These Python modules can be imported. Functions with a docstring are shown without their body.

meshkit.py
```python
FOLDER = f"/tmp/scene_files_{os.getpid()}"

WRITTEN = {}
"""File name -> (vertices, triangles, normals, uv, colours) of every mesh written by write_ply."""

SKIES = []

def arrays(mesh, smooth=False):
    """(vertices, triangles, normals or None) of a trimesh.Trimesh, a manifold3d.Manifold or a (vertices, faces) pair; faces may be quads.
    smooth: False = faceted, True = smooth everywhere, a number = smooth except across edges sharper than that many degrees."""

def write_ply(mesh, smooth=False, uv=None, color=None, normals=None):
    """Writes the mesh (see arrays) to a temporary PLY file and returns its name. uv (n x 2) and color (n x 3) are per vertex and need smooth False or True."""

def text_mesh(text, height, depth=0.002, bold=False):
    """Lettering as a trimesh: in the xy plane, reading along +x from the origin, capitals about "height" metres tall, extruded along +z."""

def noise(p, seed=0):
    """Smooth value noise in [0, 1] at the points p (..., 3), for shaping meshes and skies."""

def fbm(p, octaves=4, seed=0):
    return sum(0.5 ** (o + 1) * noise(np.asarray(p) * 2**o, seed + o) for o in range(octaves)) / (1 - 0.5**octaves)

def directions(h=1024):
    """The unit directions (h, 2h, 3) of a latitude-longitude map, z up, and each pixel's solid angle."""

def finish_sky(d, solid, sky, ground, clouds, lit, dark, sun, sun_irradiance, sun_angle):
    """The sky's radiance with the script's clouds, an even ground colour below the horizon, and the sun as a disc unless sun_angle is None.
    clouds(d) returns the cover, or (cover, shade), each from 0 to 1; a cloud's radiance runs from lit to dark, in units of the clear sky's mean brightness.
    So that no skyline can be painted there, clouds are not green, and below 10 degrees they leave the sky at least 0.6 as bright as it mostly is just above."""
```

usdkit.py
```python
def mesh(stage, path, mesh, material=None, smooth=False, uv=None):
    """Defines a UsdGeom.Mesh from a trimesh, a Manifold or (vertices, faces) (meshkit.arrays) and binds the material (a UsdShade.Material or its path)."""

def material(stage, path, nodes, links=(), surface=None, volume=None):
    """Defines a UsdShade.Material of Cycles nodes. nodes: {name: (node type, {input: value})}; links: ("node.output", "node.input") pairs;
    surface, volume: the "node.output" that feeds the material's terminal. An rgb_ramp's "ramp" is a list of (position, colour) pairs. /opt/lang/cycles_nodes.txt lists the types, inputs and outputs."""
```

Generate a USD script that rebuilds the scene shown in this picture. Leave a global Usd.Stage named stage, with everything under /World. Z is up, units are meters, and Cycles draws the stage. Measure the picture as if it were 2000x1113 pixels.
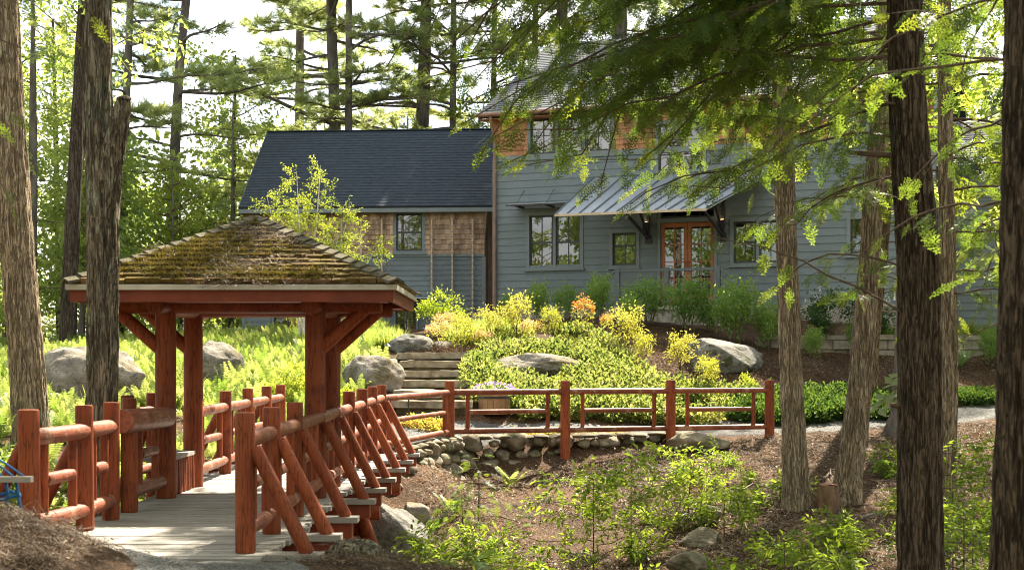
import math, random
import numpy as np
import trimesh, usdkit
from meshkit import noise, fbm
from scipy.interpolate import LinearNDInterpolator, RegularGridInterpolator
from scipy.ndimage import gaussian_filter
from scipy.spatial.transform import Rotation
from pxr import Usd, UsdGeom, UsdLux, UsdShade, Gf, Sdf, Vt

stage = Usd.Stage.CreateInMemory()
UsdGeom.SetStageUpAxis(stage, 'Z')
UsdGeom.SetStageMetersPerUnit(stage, 1.0)
WORLD = UsdGeom.Xform.Define(stage, '/World')
UsdGeom.Scope.Define(stage, '/World/Looks')

# ------------------------------------------------------------------ camera
EYE = 1.555
cam = UsdGeom.Camera.Define(stage, '/World/camera')
cam.AddTranslateOp().Set(Gf.Vec3d(0, 0, EYE))
cam.AddRotateXOp().Set(90.0)
cam.CreateHorizontalApertureAttr(36.0)
cam.CreateFocalLengthAttr(48.6)
cam.CreateVerticalApertureOffsetAttr(2.565)
cam.CreateFStopAttr(3.2)
cam.CreateFocusDistanceAttr(26.0)
cam.CreateExposureAttr(2.2)
# ------------------------------------------------------------------ sky and sun
SUN_ELEV = math.radians(49.0)
SUN_AZ = math.radians(25.0)
sun_dir = np.array([math.sin(SUN_AZ) * math.cos(SUN_ELEV), math.cos(SUN_AZ) * math.cos(SUN_ELEV), math.sin(SUN_ELEV)])
usdkit.material(stage, '/World/Looks/sky_look', {
    's': ('sky_texture', dict(sky_type='single_scattering', sun_disc=False, sun_elevation=SUN_ELEV, sun_rotation=SUN_AZ,
                              air_density=1.0, aerosol_density=2.0, ozone_density=1.0)),
    'tc': ('texture_coordinate', {}),
    'mp': ('mapping', dict(scale=(1.0, 1.0, 2.4))),
    'n': ('noise_texture', dict(scale=2.6, detail=6.0, roughness=0.6)),
    'r': ('rgb_ramp', dict(ramp=[(0.40, (0.0,) * 3), (0.66, (1.0,) * 3)])),
    'cl': ('color', dict(value=(10.0, 9.6, 9.0))),
    'mix': ('mix', dict(mix_type='mix')),
    'b': ('background_shader', dict(strength=0.06))},
    [('tc.generated', 'mp.vector'), ('mp.vector', 'n.vector'), ('n.fac', 'r.fac'), ('r.color', 'mix.fac'),
     ('s.color', 'mix.color1'), ('cl.color', 'mix.color2'), ('mix.color', 'b.color')], surface='b.background')
dome = UsdLux.DomeLight.Define(stage, '/World/sky')
UsdShade.MaterialBindingAPI.Apply(dome.GetPrim()).Bind(UsdShade.Material.Get(stage, '/World/Looks/sky_look'))
dome.GetPrim().SetCustomDataByKey('kind', 'structure')
sun = UsdLux.DistantLight.Define(stage, '/World/sun')
sun.CreateIntensityAttr(1.25)
sun.CreateAngleAttr(0.53)
sun.CreateNormalizeAttr(True)
sun.CreateColorAttr(Gf.Vec3f(1.0, 0.895, 0.72))
_z = sun_dir / np.linalg.norm(sun_dir)
_x = np.cross([0, 0, 1], _z); _x /= np.linalg.norm(_x)
_y = np.cross(_z, _x)
sun.AddTransformOp().Set(Gf.Matrix4d(*_x, 0, *_y, 0, *_z, 0, 0, 0, 0, 1))

# ------------------------------------------------------------------ materials
LOOKS = {}
def look(name, nodes, links, surface):
    LOOKS[name] = usdkit.material(stage, '/World/Looks/' + name, nodes, links, surface)
    return LOOKS[name]

def painted(name, c1, c2, scale=6.0, rough=0.6, stretch=(1, 1, 1), bump=0.0, bscale=None, isl=0.0, spec=0.4, lo=0.35, hi=0.65, c3=None, s3=1.0, lo3=0.55, hi3=0.7, streak=None, smap=(1, 1, .06), sscale=26.0, swide=.035):
    """two-tone noise material, optional bump, per-island/per-object variation, third patch colour"""
    n = {'g': ('geometry', {}), 'mp': ('mapping', dict(scale=stretch)), 'n': ('noise_texture', dict(scale=scale, detail=5.0, roughness=0.62)),
         'r': ('rgb_ramp', dict(ramp=[(lo, c1), (hi, c2)])), 'p': ('principled_bsdf', dict(roughness=rough, specular_ior_level=spec))}
    l = [('g.position', 'mp.vector'), ('mp.vector', 'n.vector'), ('n.fac', 'r.fac')]
    out = 'r.color'
    if c3 is not None:
        n.update({'n3': ('noise_texture', dict(scale=s3, detail=4.0, roughness=0.65)), 'r3': ('rgb_ramp', dict(ramp=[(lo3, (0,) * 3), (hi3, (1,) * 3)])),
                  'x3': ('mix', dict(color2=c3))})
        l += [('g.position', 'n3.vector'), ('n3.fac', 'r3.fac'), ('r3.color', 'x3.fac'), (out, 'x3.color1')]
        out = 'x3.color'
    if streak is not None:
        n.update({'ms': ('mapping', dict(scale=smap)), 'ns': ('noise_texture', dict(scale=sscale, detail=3.0, roughness=.55)),
                  'rs': ('rgb_ramp', dict(ramp=[(.5 - swide, (0,) * 3), (.5, (.85,) * 3), (.5 + swide, (0,) * 3)])), 'xs': ('mix', dict(color2=streak))})
        l += [('g.position', 'ms.vector'), ('ms.vector', 'ns.vector'), ('ns.fac', 'rs.fac'), ('rs.color', 'xs.fac'), (out, 'xs.color1')]
        out = 'xs.color'
    if isl:
        n.update({'oi': ('object_info', {}), 'mr': ('map_range', dict(from_min=0.0, from_max=1.0, to_min=1 - isl, to_max=1 + isl)),
                  'w': ('white_noise_texture', dict(dimensions='1D')), 'ad': ('math', dict(math_type='add')), 'hs': ('hsv', dict())})
        l += [('oi.random', 'ad.value1'), ('g.random_per_island', 'ad.value2'), ('ad.value', 'w.w'), ('w.value', 'mr.value'), ('mr.result', 'hs.value'), (out, 'hs.color')]
        out = 'hs.color'
    l.append((out, 'p.base_color'))
    if bump:
        n.update({'bn': ('noise_texture', dict(scale=bscale or scale * 3, detail=6.0, roughness=0.65)), 'bp': ('bump', dict(strength=1.0, distance=bump))})
        l += [('mp.vector', 'bn.vector'), ('bn.fac', 'bp.height'), ('bp.normal', 'p.normal')]
    return look(name, n, l, 'p.BSDF')

def leafy(name, a, b, ta, tb, rough=0.45, tr=0.5, clump=0.7, spec=0.35):
    """leaf: front colour a..b, transmitted colour ta..tb"""
    return look(name, {
        'g': ('geometry', {}), 'oi': ('object_info', {}), 'ad': ('math', dict(math_type='add')), 'w': ('white_noise_texture', dict(dimensions='1D')),
        'n': ('noise_texture', dict(scale=clump, detail=2.0)), 'av': ('mix_float', dict(fac=0.5)),
        'r': ('rgb_ramp', dict(ramp=[(0.25, a), (0.75, b)])), 'rt': ('rgb_ramp', dict(ramp=[(0.25, ta), (0.75, tb)])),
        'p': ('principled_bsdf', dict(roughness=rough, specular_ior_level=spec)), 't': ('translucent_bsdf', {}), 'm': ('mix_closure', dict(fac=tr))},
        [('oi.random', 'ad.value1'), ('g.random_per_island', 'ad.value2'), ('ad.value', 'w.w'), ('g.position', 'n.vector'),
         ('w.value', 'av.a'), ('n.fac', 'av.b'), ('av.result', 'r.fac'), ('av.result', 'rt.fac'), ('r.color', 'p.base_color'), ('rt.color', 't.color'),
         ('p.BSDF', 'm.closure1'), ('t.BSDF', 'm.closure2')], 'm.closure')

# forest floor: needles, leaf litter, mulch by place
look('forest_floor', {
    'g': ('geometry', {}), 'n1': ('noise_texture', dict(scale=0.55, detail=4.0, roughness=0.6)), 'n2': ('noise_texture', dict(scale=22.0, detail=6.0, roughness=0.75)),
    'mp': ('mapping', dict(scale=(1.0, 0.35, 1.0), rotation=(0, 0, 0.6))), 'n3': ('noise_texture', dict(scale=55.0, detail=4.0, roughness=0.7)),
    'r2': ('rgb_ramp', dict(ramp=[(0.30, (0.026, 0.018, 0.012)), (0.5, (0.095, 0.066, 0.045)), (0.68, (0.24, 0.178, 0.128))])),
    'r1': ('rgb_ramp', dict(ramp=[(0.40, (0.7, 0.66, 0.62)), (0.62, (1.25, 1.15, 1.05))])),
    'r3': ('rgb_ramp', dict(ramp=[(0.33, (0.45, 0.4, 0.36)), (0.66, (1.45, 1.35, 1.25))])),
    'm1': ('mix', dict(mix_type='multiply', fac=1.0)), 'm2': ('mix', dict(mix_type='multiply', fac=1.0)),
    'bp': ('bump', dict(strength=1.0, distance=0.06)), 'p': ('principled_bsdf', dict(roughness=0.95, specular_ior_level=0.15))},
    [('g.position', 'n1.vector'), ('g.position', 'n2.vector'), ('g.position', 'mp.vector'), ('mp.vector', 'n3.vector'),
     ('n1.fac', 'r1.fac'), ('n2.fac', 'r2.fac'), ('n3.fac', 'r3.fac'), ('r2.color', 'm1.color1'), ('r1.color', 'm1.color2'), ('m1.color', 'm2.color1'), ('r3.color', 'm2.color2'),
     ('m2.color', 'p.base_color'), ('n2.fac', 'bp.height'), ('bp.normal', 'p.normal')], 'p.BSDF')
look('gravel_look', {
    'g': ('geometry', {}), 'v': ('voronoi_texture', dict(scale=48.0)), 'n': ('noise_texture', dict(scale=1.3, detail=4.0)),
    'r': ('rgb_ramp', dict(ramp=[(0.0, (0.05, 0.05, 0.052)), (0.5, (0.13, 0.128, 0.124)), (1.0, (0.27, 0.262, 0.25))])),
    'rn': ('rgb_ramp', dict(ramp=[(0.35, (0.72, 0.7, 0.66)), (0.65, (1.1, 1.1, 1.1))])), 'bw': ('rgb_to_bw', {}),
    'm': ('mix', dict(mix_type='multiply', fac=1.0)), 'bp': ('bump', dict(strength=1.0, distance=0.02, invert=True)), 'p': ('principled_bsdf', dict(roughness=0.9, specular_ior_level=0.2))},
    [('g.position', 'v.vector'), ('g.position', 'n.vector'), ('v.color', 'bw.color'), ('bw.val', 'r.fac'), ('n.fac', 'rn.fac'), ('r.color', 'm.color1'), ('rn.color', 'm.color2'),
     ('m.color', 'p.base_color'), ('v.distance', 'bp.height'), ('bp.normal', 'p.normal')], 'p.BSDF')

painted('red_log', (0.180, 0.038, 0.013), (0.265, 0.066, 0.022), scale=3.0, rough=0.55, stretch=(1, 1, 0.35), bump=0.006, bscale=14, c3=(0.10, 0.022, 0.010), s3=2.0, isl=0.14, spec=0.22, streak=(0.055, 0.012, 0.006))
painted('red_rail', (0.17, 0.042, 0.020), (0.26, 0.082, 0.042), scale=5.0, rough=0.5, stretch=(1, 0.5, 1), bump=0.006, bscale=16, c3=(0.34, 0.19, 0.12), s3=4.5, lo3=0.53, hi3=0.66, isl=0.14, spec=0.3, streak=(0.06, 0.018, 0.010), smap=(1, .06, 1))
painted('red_board', (0.135, 0.024, 0.009), (0.20, 0.038, 0.013), scale=4.0, rough=0.55, bump=0.003, isl=0.06)
painted('log_end', (0.24, 0.09, 0.06), (0.33, 0.15, 0.11), scale=25, rough=0.8)
painted('deck_wood', (0.215, 0.20, 0.18), (0.36, 0.335, 0.295), scale=5.0, rough=0.8, stretch=(0.35, 4, 1), bump=0.003, bscale=30, isl=0.16, c3=(0.17, 0.15, 0.13), s3=2.5, lo3=0.58)
painted('grey_wood', (0.22, 0.20, 0.175), (0.30, 0.275, 0.24), scale=6.0, rough=0.85, stretch=(0.4, 3, 1), bump=0.004, isl=0.12)
painted('moss_shingle', (0.095, 0.078, 0.019), (0.21, 0.145, 0.05), scale=5.0, rough=0.95, bump=0.025, bscale=45, isl=0.25, c3=(0.23, 0.14, 0.09), s3=1.5, lo3=0.48, hi3=0.66, spec=0.1)
painted('bare_shingle', (0.075, 0.070, 0.048), (0.15, 0.135, 0.10), scale=5.0, rough=0.95, bump=0.01, isl=0.2, c3=(0.15, 0.15, 0.07), s3=3.5, spec=0.1)
painted('drip_edge', (0.36, 0.34, 0.28), (0.45, 0.42, 0.35), scale=6.0, rough=0.6, isl=0.05)
painted('boulder_stone', (0.13, 0.115, 0.092), (0.30, 0.27, 0.225), scale=3.5, rough=0.9, bump=0.06, bscale=9, c3=(0.14, 0.115, 0.06), s3=1.6, lo3=0.50, hi3=0.66, spec=0.2, streak=(0.05, 0.045, 0.035), smap=(1, 1, 1.6), sscale=2.2, swide=.012)
painted('blue_stone', (0.115, 0.111, 0.100), (0.255, 0.245, 0.222), scale=3.0, rough=0.9, bump=0.06, bscale=9, c3=(0.07, 0.075, 0.04), s3=1.5, lo3=0.54, hi3=0.62, spec=0.2, streak=(0.045, 0.042, 0.036), smap=(1, 1, 1.6), sscale=2.6, swide=.012)
painted('step_stone', (0.17, 0.14, 0.098), (0.33, 0.285, 0.21), scale=5.0, rough=0.92, bump=0.02, bscale=14, isl=0.12, c3=(0.11, 0.085, 0.05), s3=2.4, spec=0.2)
painted('wall_stone', (0.11, 0.095, 0.066), (0.28, 0.24, 0.175), scale=5.0, rough=0.92, bump=0.02, bscale=14, isl=0.3, c3=(0.06, 0.07, 0.025), s3=2.2, lo3=0.5, spec=0.2)
painted('cut_stone', (0.20, 0.175, 0.135), (0.34, 0.31, 0.255), scale=5.0, rough=0.92, bump=0.012, bscale=14, isl=0.16, spec=0.2)
def bark(name, c1, c2, crack, patch, ps=1.7, plo=.58, phi=.68, fs=17.0):
    """furrowed bark: two sets of long dark vertical furrows between paler plates, lichen patches"""
    look(name, {'g': ('geometry', {}), 'mp': ('mapping', dict(scale=(1, 1, .085))), 'mp2': ('mapping', dict(scale=(1, 1, .3))), 'mp4': ('mapping', dict(scale=(1, 1, .14))),
        'n': ('noise_texture', dict(scale=fs, detail=3.0, roughness=.55, distortion=.3)), 'f': ('rgb_ramp', dict(ramp=[(.34, (1,) * 3), (.455, (.95,) * 3), (.485, (.1,) * 3), (.50, (.1,) * 3), (.53, (.9,) * 3), (.66, (1.0,) * 3)])),
        'n4': ('noise_texture', dict(scale=fs * 1.9, detail=3.0, roughness=.6, distortion=.3)), 'f4': ('rgb_ramp', dict(ramp=[(.44, (1,) * 3), (.49, (.5,) * 3), (.51, (.5,) * 3), (.56, (1.0,) * 3)])), 'mm': ('mix', dict(mix_type='multiply', fac=1.0)),
        'n1': ('noise_texture', dict(scale=10.0, detail=6.0, roughness=.75)), 'r1': ('rgb_ramp', dict(ramp=[(.30, c1), (.70, c2)])),
        'n3': ('noise_texture', dict(scale=ps, detail=5.0, roughness=.7)), 'r3': ('rgb_ramp', dict(ramp=[(plo, (0,) * 3), (phi, (1,) * 3)])),
        'x3': ('mix', dict(color2=patch)), 'x': ('mix', dict(color1=crack)), 'ad': ('math', dict(math_type='multiply_add', value2=.35)),
        'bp': ('bump', dict(strength=1.0, distance=.03)), 'p': ('principled_bsdf', dict(roughness=.95, specular_ior_level=.1))},
        [('g.position', 'mp.vector'), ('g.position', 'mp2.vector'), ('g.position', 'mp4.vector'), ('mp.vector', 'n.vector'), ('n.fac', 'f.fac'), ('mp4.vector', 'n4.vector'), ('n4.fac', 'f4.fac'), ('f.color', 'mm.color1'), ('f4.color', 'mm.color2'),
         ('mp2.vector', 'n1.vector'), ('n1.fac', 'r1.fac'), ('g.position', 'n3.vector'), ('n3.fac', 'r3.fac'),
         ('r1.color', 'x3.color1'), ('r3.color', 'x3.fac'), ('mm.color', 'x.fac'), ('x3.color', 'x.color2'), ('x.color', 'p.base_color'),
         ('n1.fac', 'ad.value1'), ('mm.color', 'ad.value3'), ('ad.value', 'bp.height'), ('bp.normal', 'p.normal')], 'p.BSDF')
bark('bark_warm', (.150, .108, .064), (.33, .250, .155), (.055, .039, .024), (.28, .25, .14))
bark('bark_pale', (.25, .190, .125), (.46, .37, .25), (.12, .088, .058), (.40, .36, .24))
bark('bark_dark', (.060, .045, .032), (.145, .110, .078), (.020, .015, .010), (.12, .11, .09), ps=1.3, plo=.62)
bark('bark_lichen', (.125, .103, .074), (.29, .245, .178), (.045, .036, .026), (.25, .265, .19), ps=3.2, plo=.54, phi=.64)
painted('bark_far', (0.070, 0.061, 0.052), (0.165, 0.145, 0.122), scale=4.0, rough=0.95, stretch=(1, 1, 0.3), spec=0.1)
painted('twig_bark', (0.07, 0.05, 0.035), (0.14, 0.105, 0.075), scale=9.0, rough=0.9, spec=0.1)
painted('birch_bark', (0.40, 0.37, 0.33), (0.6, 0.57, 0.52), scale=6.0, rough=0.8, stretch=(1, 1, 3), c3=(0.07, 0.06, 0.05), s3=7.0, lo3=0.62, hi3=0.66)
painted('siding', (0.130, 0.160, 0.166), (0.153, 0.186, 0.191), scale=2.0, rough=0.6, isl=0.045)
painted('trim', (0.150, 0.178, 0.176), (0.168, 0.197, 0.195), scale=2.0, rough=0.5)
painted('rail_grey', (0.075, 0.088, 0.088), (0.09, 0.105, 0.104), scale=2.0, rough=0.55)
painted('dark_trim', (0.035, 0.040, 0.042), (0.05, 0.055, 0.056), scale=2.0, rough=0.45)
painted('cedar', (0.24, 0.15, 0.09), (0.52, 0.36, 0.24), scale=3.0, rough=0.85, stretch=(1, 1, 0.3), isl=0.3, bump=0.004)
painted('cedar_red', (0.28, 0.125, 0.055), (0.46, 0.235, 0.115), scale=3.0, rough=0.8, stretch=(1, 1, 0.3), isl=0.26, bump=0.004)
painted('roof_slate', (0.031, 0.042, 0.055), (0.050, 0.064, 0.080), scale=5.0, rough=0.85, isl=0.14, stretch=(1, 1, 4), bump=0.004, spec=0.25)
painted('copper', (0.17, 0.085, 0.05), (0.25, 0.13, 0.08), scale=3.0, rough=0.45, spec=0.6)
look('zinc', {'g': ('geometry', {}), 'n': ('noise_texture', dict(scale=1.2, detail=4.0)), 'r': ('rgb_ramp', dict(ramp=[(0.35, (0.38, 0.44, 0.48)), (0.65, (0.48, 0.545, 0.59))])),
              'p': ('principled_bsdf', dict(metallic=0.55, roughness=0.42))}, [('g.position', 'n.vector'), ('n.fac', 'r.fac'), ('r.color', 'p.base_color')], 'p.BSDF')
painted('seam', (0.09, 0.11, 0.125), (0.13, 0.15, 0.165), scale=3, rough=0.5)
painted('steel_dark', (0.028, 0.026, 0.028), (0.04, 0.037, 0.038), scale=3, rough=0.5)
painted('door_wood', (0.33, 0.105, 0.04), (0.42, 0.15, 0.06), scale=3.0, rough=0.45, stretch=(1, 1, 0.3))
painted('wire', (0.13, 0.135, 0.135), (0.18, 0.185, 0.185), scale=3, rough=0.4)
painted('trellis_wood', (0.40, 0.31, 0.20), (0.52, 0.42, 0.29), scale=5, rough=0.8)
painted('white_paint', (0.6, 0.6, 0.57), (0.7, 0.7, 0.67), scale=3, rough=0.5)
painted('interior', (0.16, 0.15, 0.13), (0.22, 0.2, 0.17), scale=1, rough=0.9)
painted('barrel_wood', (0.20, 0.11, 0.05), (0.33, 0.20, 0.10), scale=6, rough=0.8, stretch=(1, 1, 0.25), isl=0.2)
painted('soil', (0.02, 0.014, 0.01), (0.05, 0.035, 0.025), scale=30, rough=1.0)
painted('rope_blue', (0.01, 0.09, 0.26), (0.02, 0.16, 0.40), scale=20, rough=0.8)
painted('cut_wood', (0.10, 0.058, 0.03), (0.21, 0.13, 0.07), scale=8, rough=0.9, stretch=(1, 1, 0.3), c3=(0.08, 0.05, 0.03), s3=5)
look('glass', {'f': ('fresnel', dict(IOR=2.3)), 't': ('transparent_bsdf', dict(color=(0.86, 0.9, 0.88))), 'g': ('glossy_bsdf', dict(color=(1, 1, 1), roughness=0.0, normal=(0, 0, 0))),
               'm': ('mix_closure', {})}, [('f.fac', 'm.fac'), ('t.BSDF', 'm.closure1'), ('g.BSDF', 'm.closure2')], 'm.closure')
look('frost_glass', {'p': ('principled_bsdf', dict(base_color=(0.62, 0.66, 0.68), roughness=0.25))}, [], 'p.BSDF')
look('warm_lens', {'e': ('emission', dict(color=(1.0, 0.62, 0.3), strength=2.5))}, [], 'e.emission')

leafy('hemlock_leaf', (0.022, 0.052, 0.012), (0.055, 0.105, 0.022), (0.15, 0.22, 0.018), (0.34, 0.39, 0.035), tr=0.5, clump=0.8)
leafy('hemlock_dark', (0.040, 0.086, 0.022), (0.078, 0.142, 0.034), (0.13, 0.22, 0.022), (0.26, 0.36, 0.035), tr=0.5, clump=0.8)
leafy('pine_leaf', (0.10, 0.145, 0.066), (0.18, 0.225, 0.09), (0.38, 0.48, 0.16), (0.62, 0.66, 0.22), tr=0.58, clump=0.3)
leafy('broad_leaf', (0.050, 0.105, 0.018), (0.10, 0.17, 0.028), (0.26, 0.40, 0.03), (0.46, 0.55, 0.05), tr=0.5, clump=0.5)
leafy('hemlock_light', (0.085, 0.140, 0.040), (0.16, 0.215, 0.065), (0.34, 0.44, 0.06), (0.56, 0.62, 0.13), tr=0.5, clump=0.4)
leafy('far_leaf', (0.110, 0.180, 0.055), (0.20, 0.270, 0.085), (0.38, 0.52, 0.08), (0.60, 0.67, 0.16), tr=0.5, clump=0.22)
leafy('birch_leaf', (0.095, 0.155, 0.022), (0.16, 0.22, 0.03), (0.42, 0.54, 0.035), (0.60, 0.66, 0.06), tr=0.5)
leafy('fern_leaf', (0.062, 0.118, 0.024), (0.14, 0.190, 0.052), (0.26, 0.39, 0.045), (0.54, 0.58, 0.15), tr=0.5, clump=0.5)
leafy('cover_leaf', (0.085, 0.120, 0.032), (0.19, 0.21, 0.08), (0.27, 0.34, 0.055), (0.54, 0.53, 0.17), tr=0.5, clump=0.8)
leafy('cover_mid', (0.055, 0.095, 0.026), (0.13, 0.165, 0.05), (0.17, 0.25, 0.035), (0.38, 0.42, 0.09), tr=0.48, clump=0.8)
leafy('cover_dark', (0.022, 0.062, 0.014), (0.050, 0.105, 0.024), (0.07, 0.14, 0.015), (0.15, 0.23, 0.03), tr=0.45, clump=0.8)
leafy('yellow_leaf', (0.16, 0.19, 0.03), (0.28, 0.27, 0.055), (0.55, 0.56, 0.06), (0.75, 0.68, 0.12), tr=0.5)
leafy('orange_bloom', (0.55, 0.19, 0.04), (0.72, 0.33, 0.10), (0.7, 0.26, 0.05), (0.85, 0.45, 0.14), tr=0.45)
leafy('peach_bloom', (0.55, 0.33, 0.16), (0.65, 0.45, 0.25), (0.7, 0.42, 0.18), (0.8, 0.55, 0.28), tr=0.45)
leafy('shrub_leaf', (0.11, 0.215, 0.050), (0.19, 0.31, 0.075), (0.22, 0.38, 0.05), (0.36, 0.50, 0.07), tr=0.45)
leafy('lilac_leaf', (0.025, 0.065, 0.025), (0.045, 0.10, 0.035), (0.08, 0.17, 0.03), (0.14, 0.24, 0.04), tr=0.4)
leafy('white_bloom', (0.65, 0.65, 0.62), (0.75, 0.75, 0.72), (0.6, 0.6, 0.55), (0.7, 0.7, 0.65), tr=0.4)
leafy('violet_bloom', (0.30, 0.17, 0.50), (0.62, 0.58, 0.72), (0.4, 0.25, 0.55), (0.65, 0.6, 0.75), tr=0.4)
leafy('grass_leaf', (0.09, 0.16, 0.03), (0.15, 0.21, 0.045), (0.30, 0.42, 0.05), (0.5, 0.55, 0.1), tr=0.5)
leafy('litter_leaf', (0.11, 0.075, 0.048), (0.42, 0.33, 0.245), (0.12, 0.06, 0.02), (0.25, 0.15, 0.07), tr=0.2, rough=0.7)
leafy('needle_litter', (0.060, 0.040, 0.025), (0.19, 0.130, 0.085), (0.1, 0.05, 0.02), (0.2, 0.12, 0.06), tr=0.2, rough=0.7)
leafy('dead_twig', (0.22, 0.18, 0.15), (0.34, 0.29, 0.25), (0.2, 0.16, 0.12), (0.3, 0.25, 0.2), tr=0.2, rough=0.7)
leafy('moss_tuft', (0.10, 0.088, 0.014), (0.20, 0.148, 0.032), (0.12, 0.11, 0.012), (0.24, 0.17, 0.03), tr=0.3, rough=0.8, clump=2.5)
leafy('rust_ground', (0.22, 0.11, 0.03), (0.34, 0.21, 0.06), (0.45, 0.22, 0.04), (0.6, 0.4, 0.1), tr=0.45)

# ------------------------------------------------------------------ stage helpers
TAKEN = {}
def fresh(parent, name):
    base = parent + '/' + name
    k = TAKEN.get(base, 0)
    TAKEN[base] = k + 1
    return base if k == 0 else f'{base}_{k:03d}'

def tag(prim, label=None, cat=None, group=None, kind=None):
    for k, v in (('label', label), ('category', cat), ('group', group), ('kind', kind)):
        if v:
            prim.SetCustomDataByKey(k, v)
    return prim

class Thing:
    def __init__(self, name, label, cat, loc=(0, 0, 0), group=None, kind=None):
        self.name = name
        self.path = fresh('/World', name)
        self.loc = np.array(loc, float)
        x = UsdGeom.Xform.Define(stage, self.path)
        x.AddTranslateOp().Set(Gf.Vec3d(*map(float, loc)))
        x.AddRotateZOp().Set(0.0)
        x.AddScaleOp().Set(Gf.Vec3f(1, 1, 1))
        self.prim = x.GetPrim()
        tag(self.prim, label, cat, group, kind)
    def add(self, name, mesh, mat, under=None, smooth=False, label=None, kind=None):
        """mesh in world coordinates; returns the part's path"""
        p = fresh(under or self.path, name)
        v, f = vf(mesh)
        m = usdkit.mesh(stage, p, (v - self.loc, f), LOOKS[mat], smooth=smooth)
        tag(m.GetPrim(), label=label, kind=kind)
        return p
    def copy(self, loc, rot=0.0, scale=1.0, label=None, group=None):
        p = fresh('/World', self.name)
        x = UsdGeom.Xform.Define(stage, p)
        x.GetPrim().GetReferences().AddInternalReference(self.path)
        UsdGeom.XformCommonAPI(x)
        for op in x.GetOrderedXformOps():
            n = op.GetOpName()
            if 'translate' in n: op.Set(Gf.Vec3d(*map(float, loc)))
            elif 'rotate' in n: op.Set(float(math.degrees(rot)))
            elif 'scale' in n:
                s = (scale,) * 3 if np.ndim(scale) == 0 else scale
                op.Set(Gf.Vec3f(*map(float, s)))
        x.GetPrim().SetInstanceable(True)
        cd = self.prim.GetCustomData()
        tag(x.GetPrim(), label or cd.get('label'), cd.get('category'), group or cd.get('group'))
        return x.GetPrim()
    def turn(self, rot=0.0, scale=1.0):
        for op in UsdGeom.Xformable(self.prim).GetOrderedXformOps():
            n = op.GetOpName()
            if 'rotate' in n: op.Set(float(math.degrees(rot)))
            elif 'scale' in n:
                s = (scale,) * 3 if np.ndim(scale) == 0 else scale
                op.Set(Gf.Vec3f(*map(float, s)))

def single(name, mesh, mat, label=None, cat=None, group=None, kind=None, smooth=False):
    v, f = vf(mesh)
    p = fresh('/World', name)
    m = usdkit.mesh(stage, p, (v, f), LOOKS[mat], smooth=smooth)
    tag(m.GetPrim(), label, cat, group, kind)
    return m.GetPrim()

def vf(mesh):
    if isinstance(mesh, (tuple, list)):
        v, f = np.asarray(mesh[0], float), np.asarray(mesh[1], int)
        if f.shape[1] == 4:
            f = np.vstack([f[:, [0, 1, 2]], f[:, [0, 2, 3]]])
        return v, f
    return np.array(mesh.vertices), np.array(mesh.faces)

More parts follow.
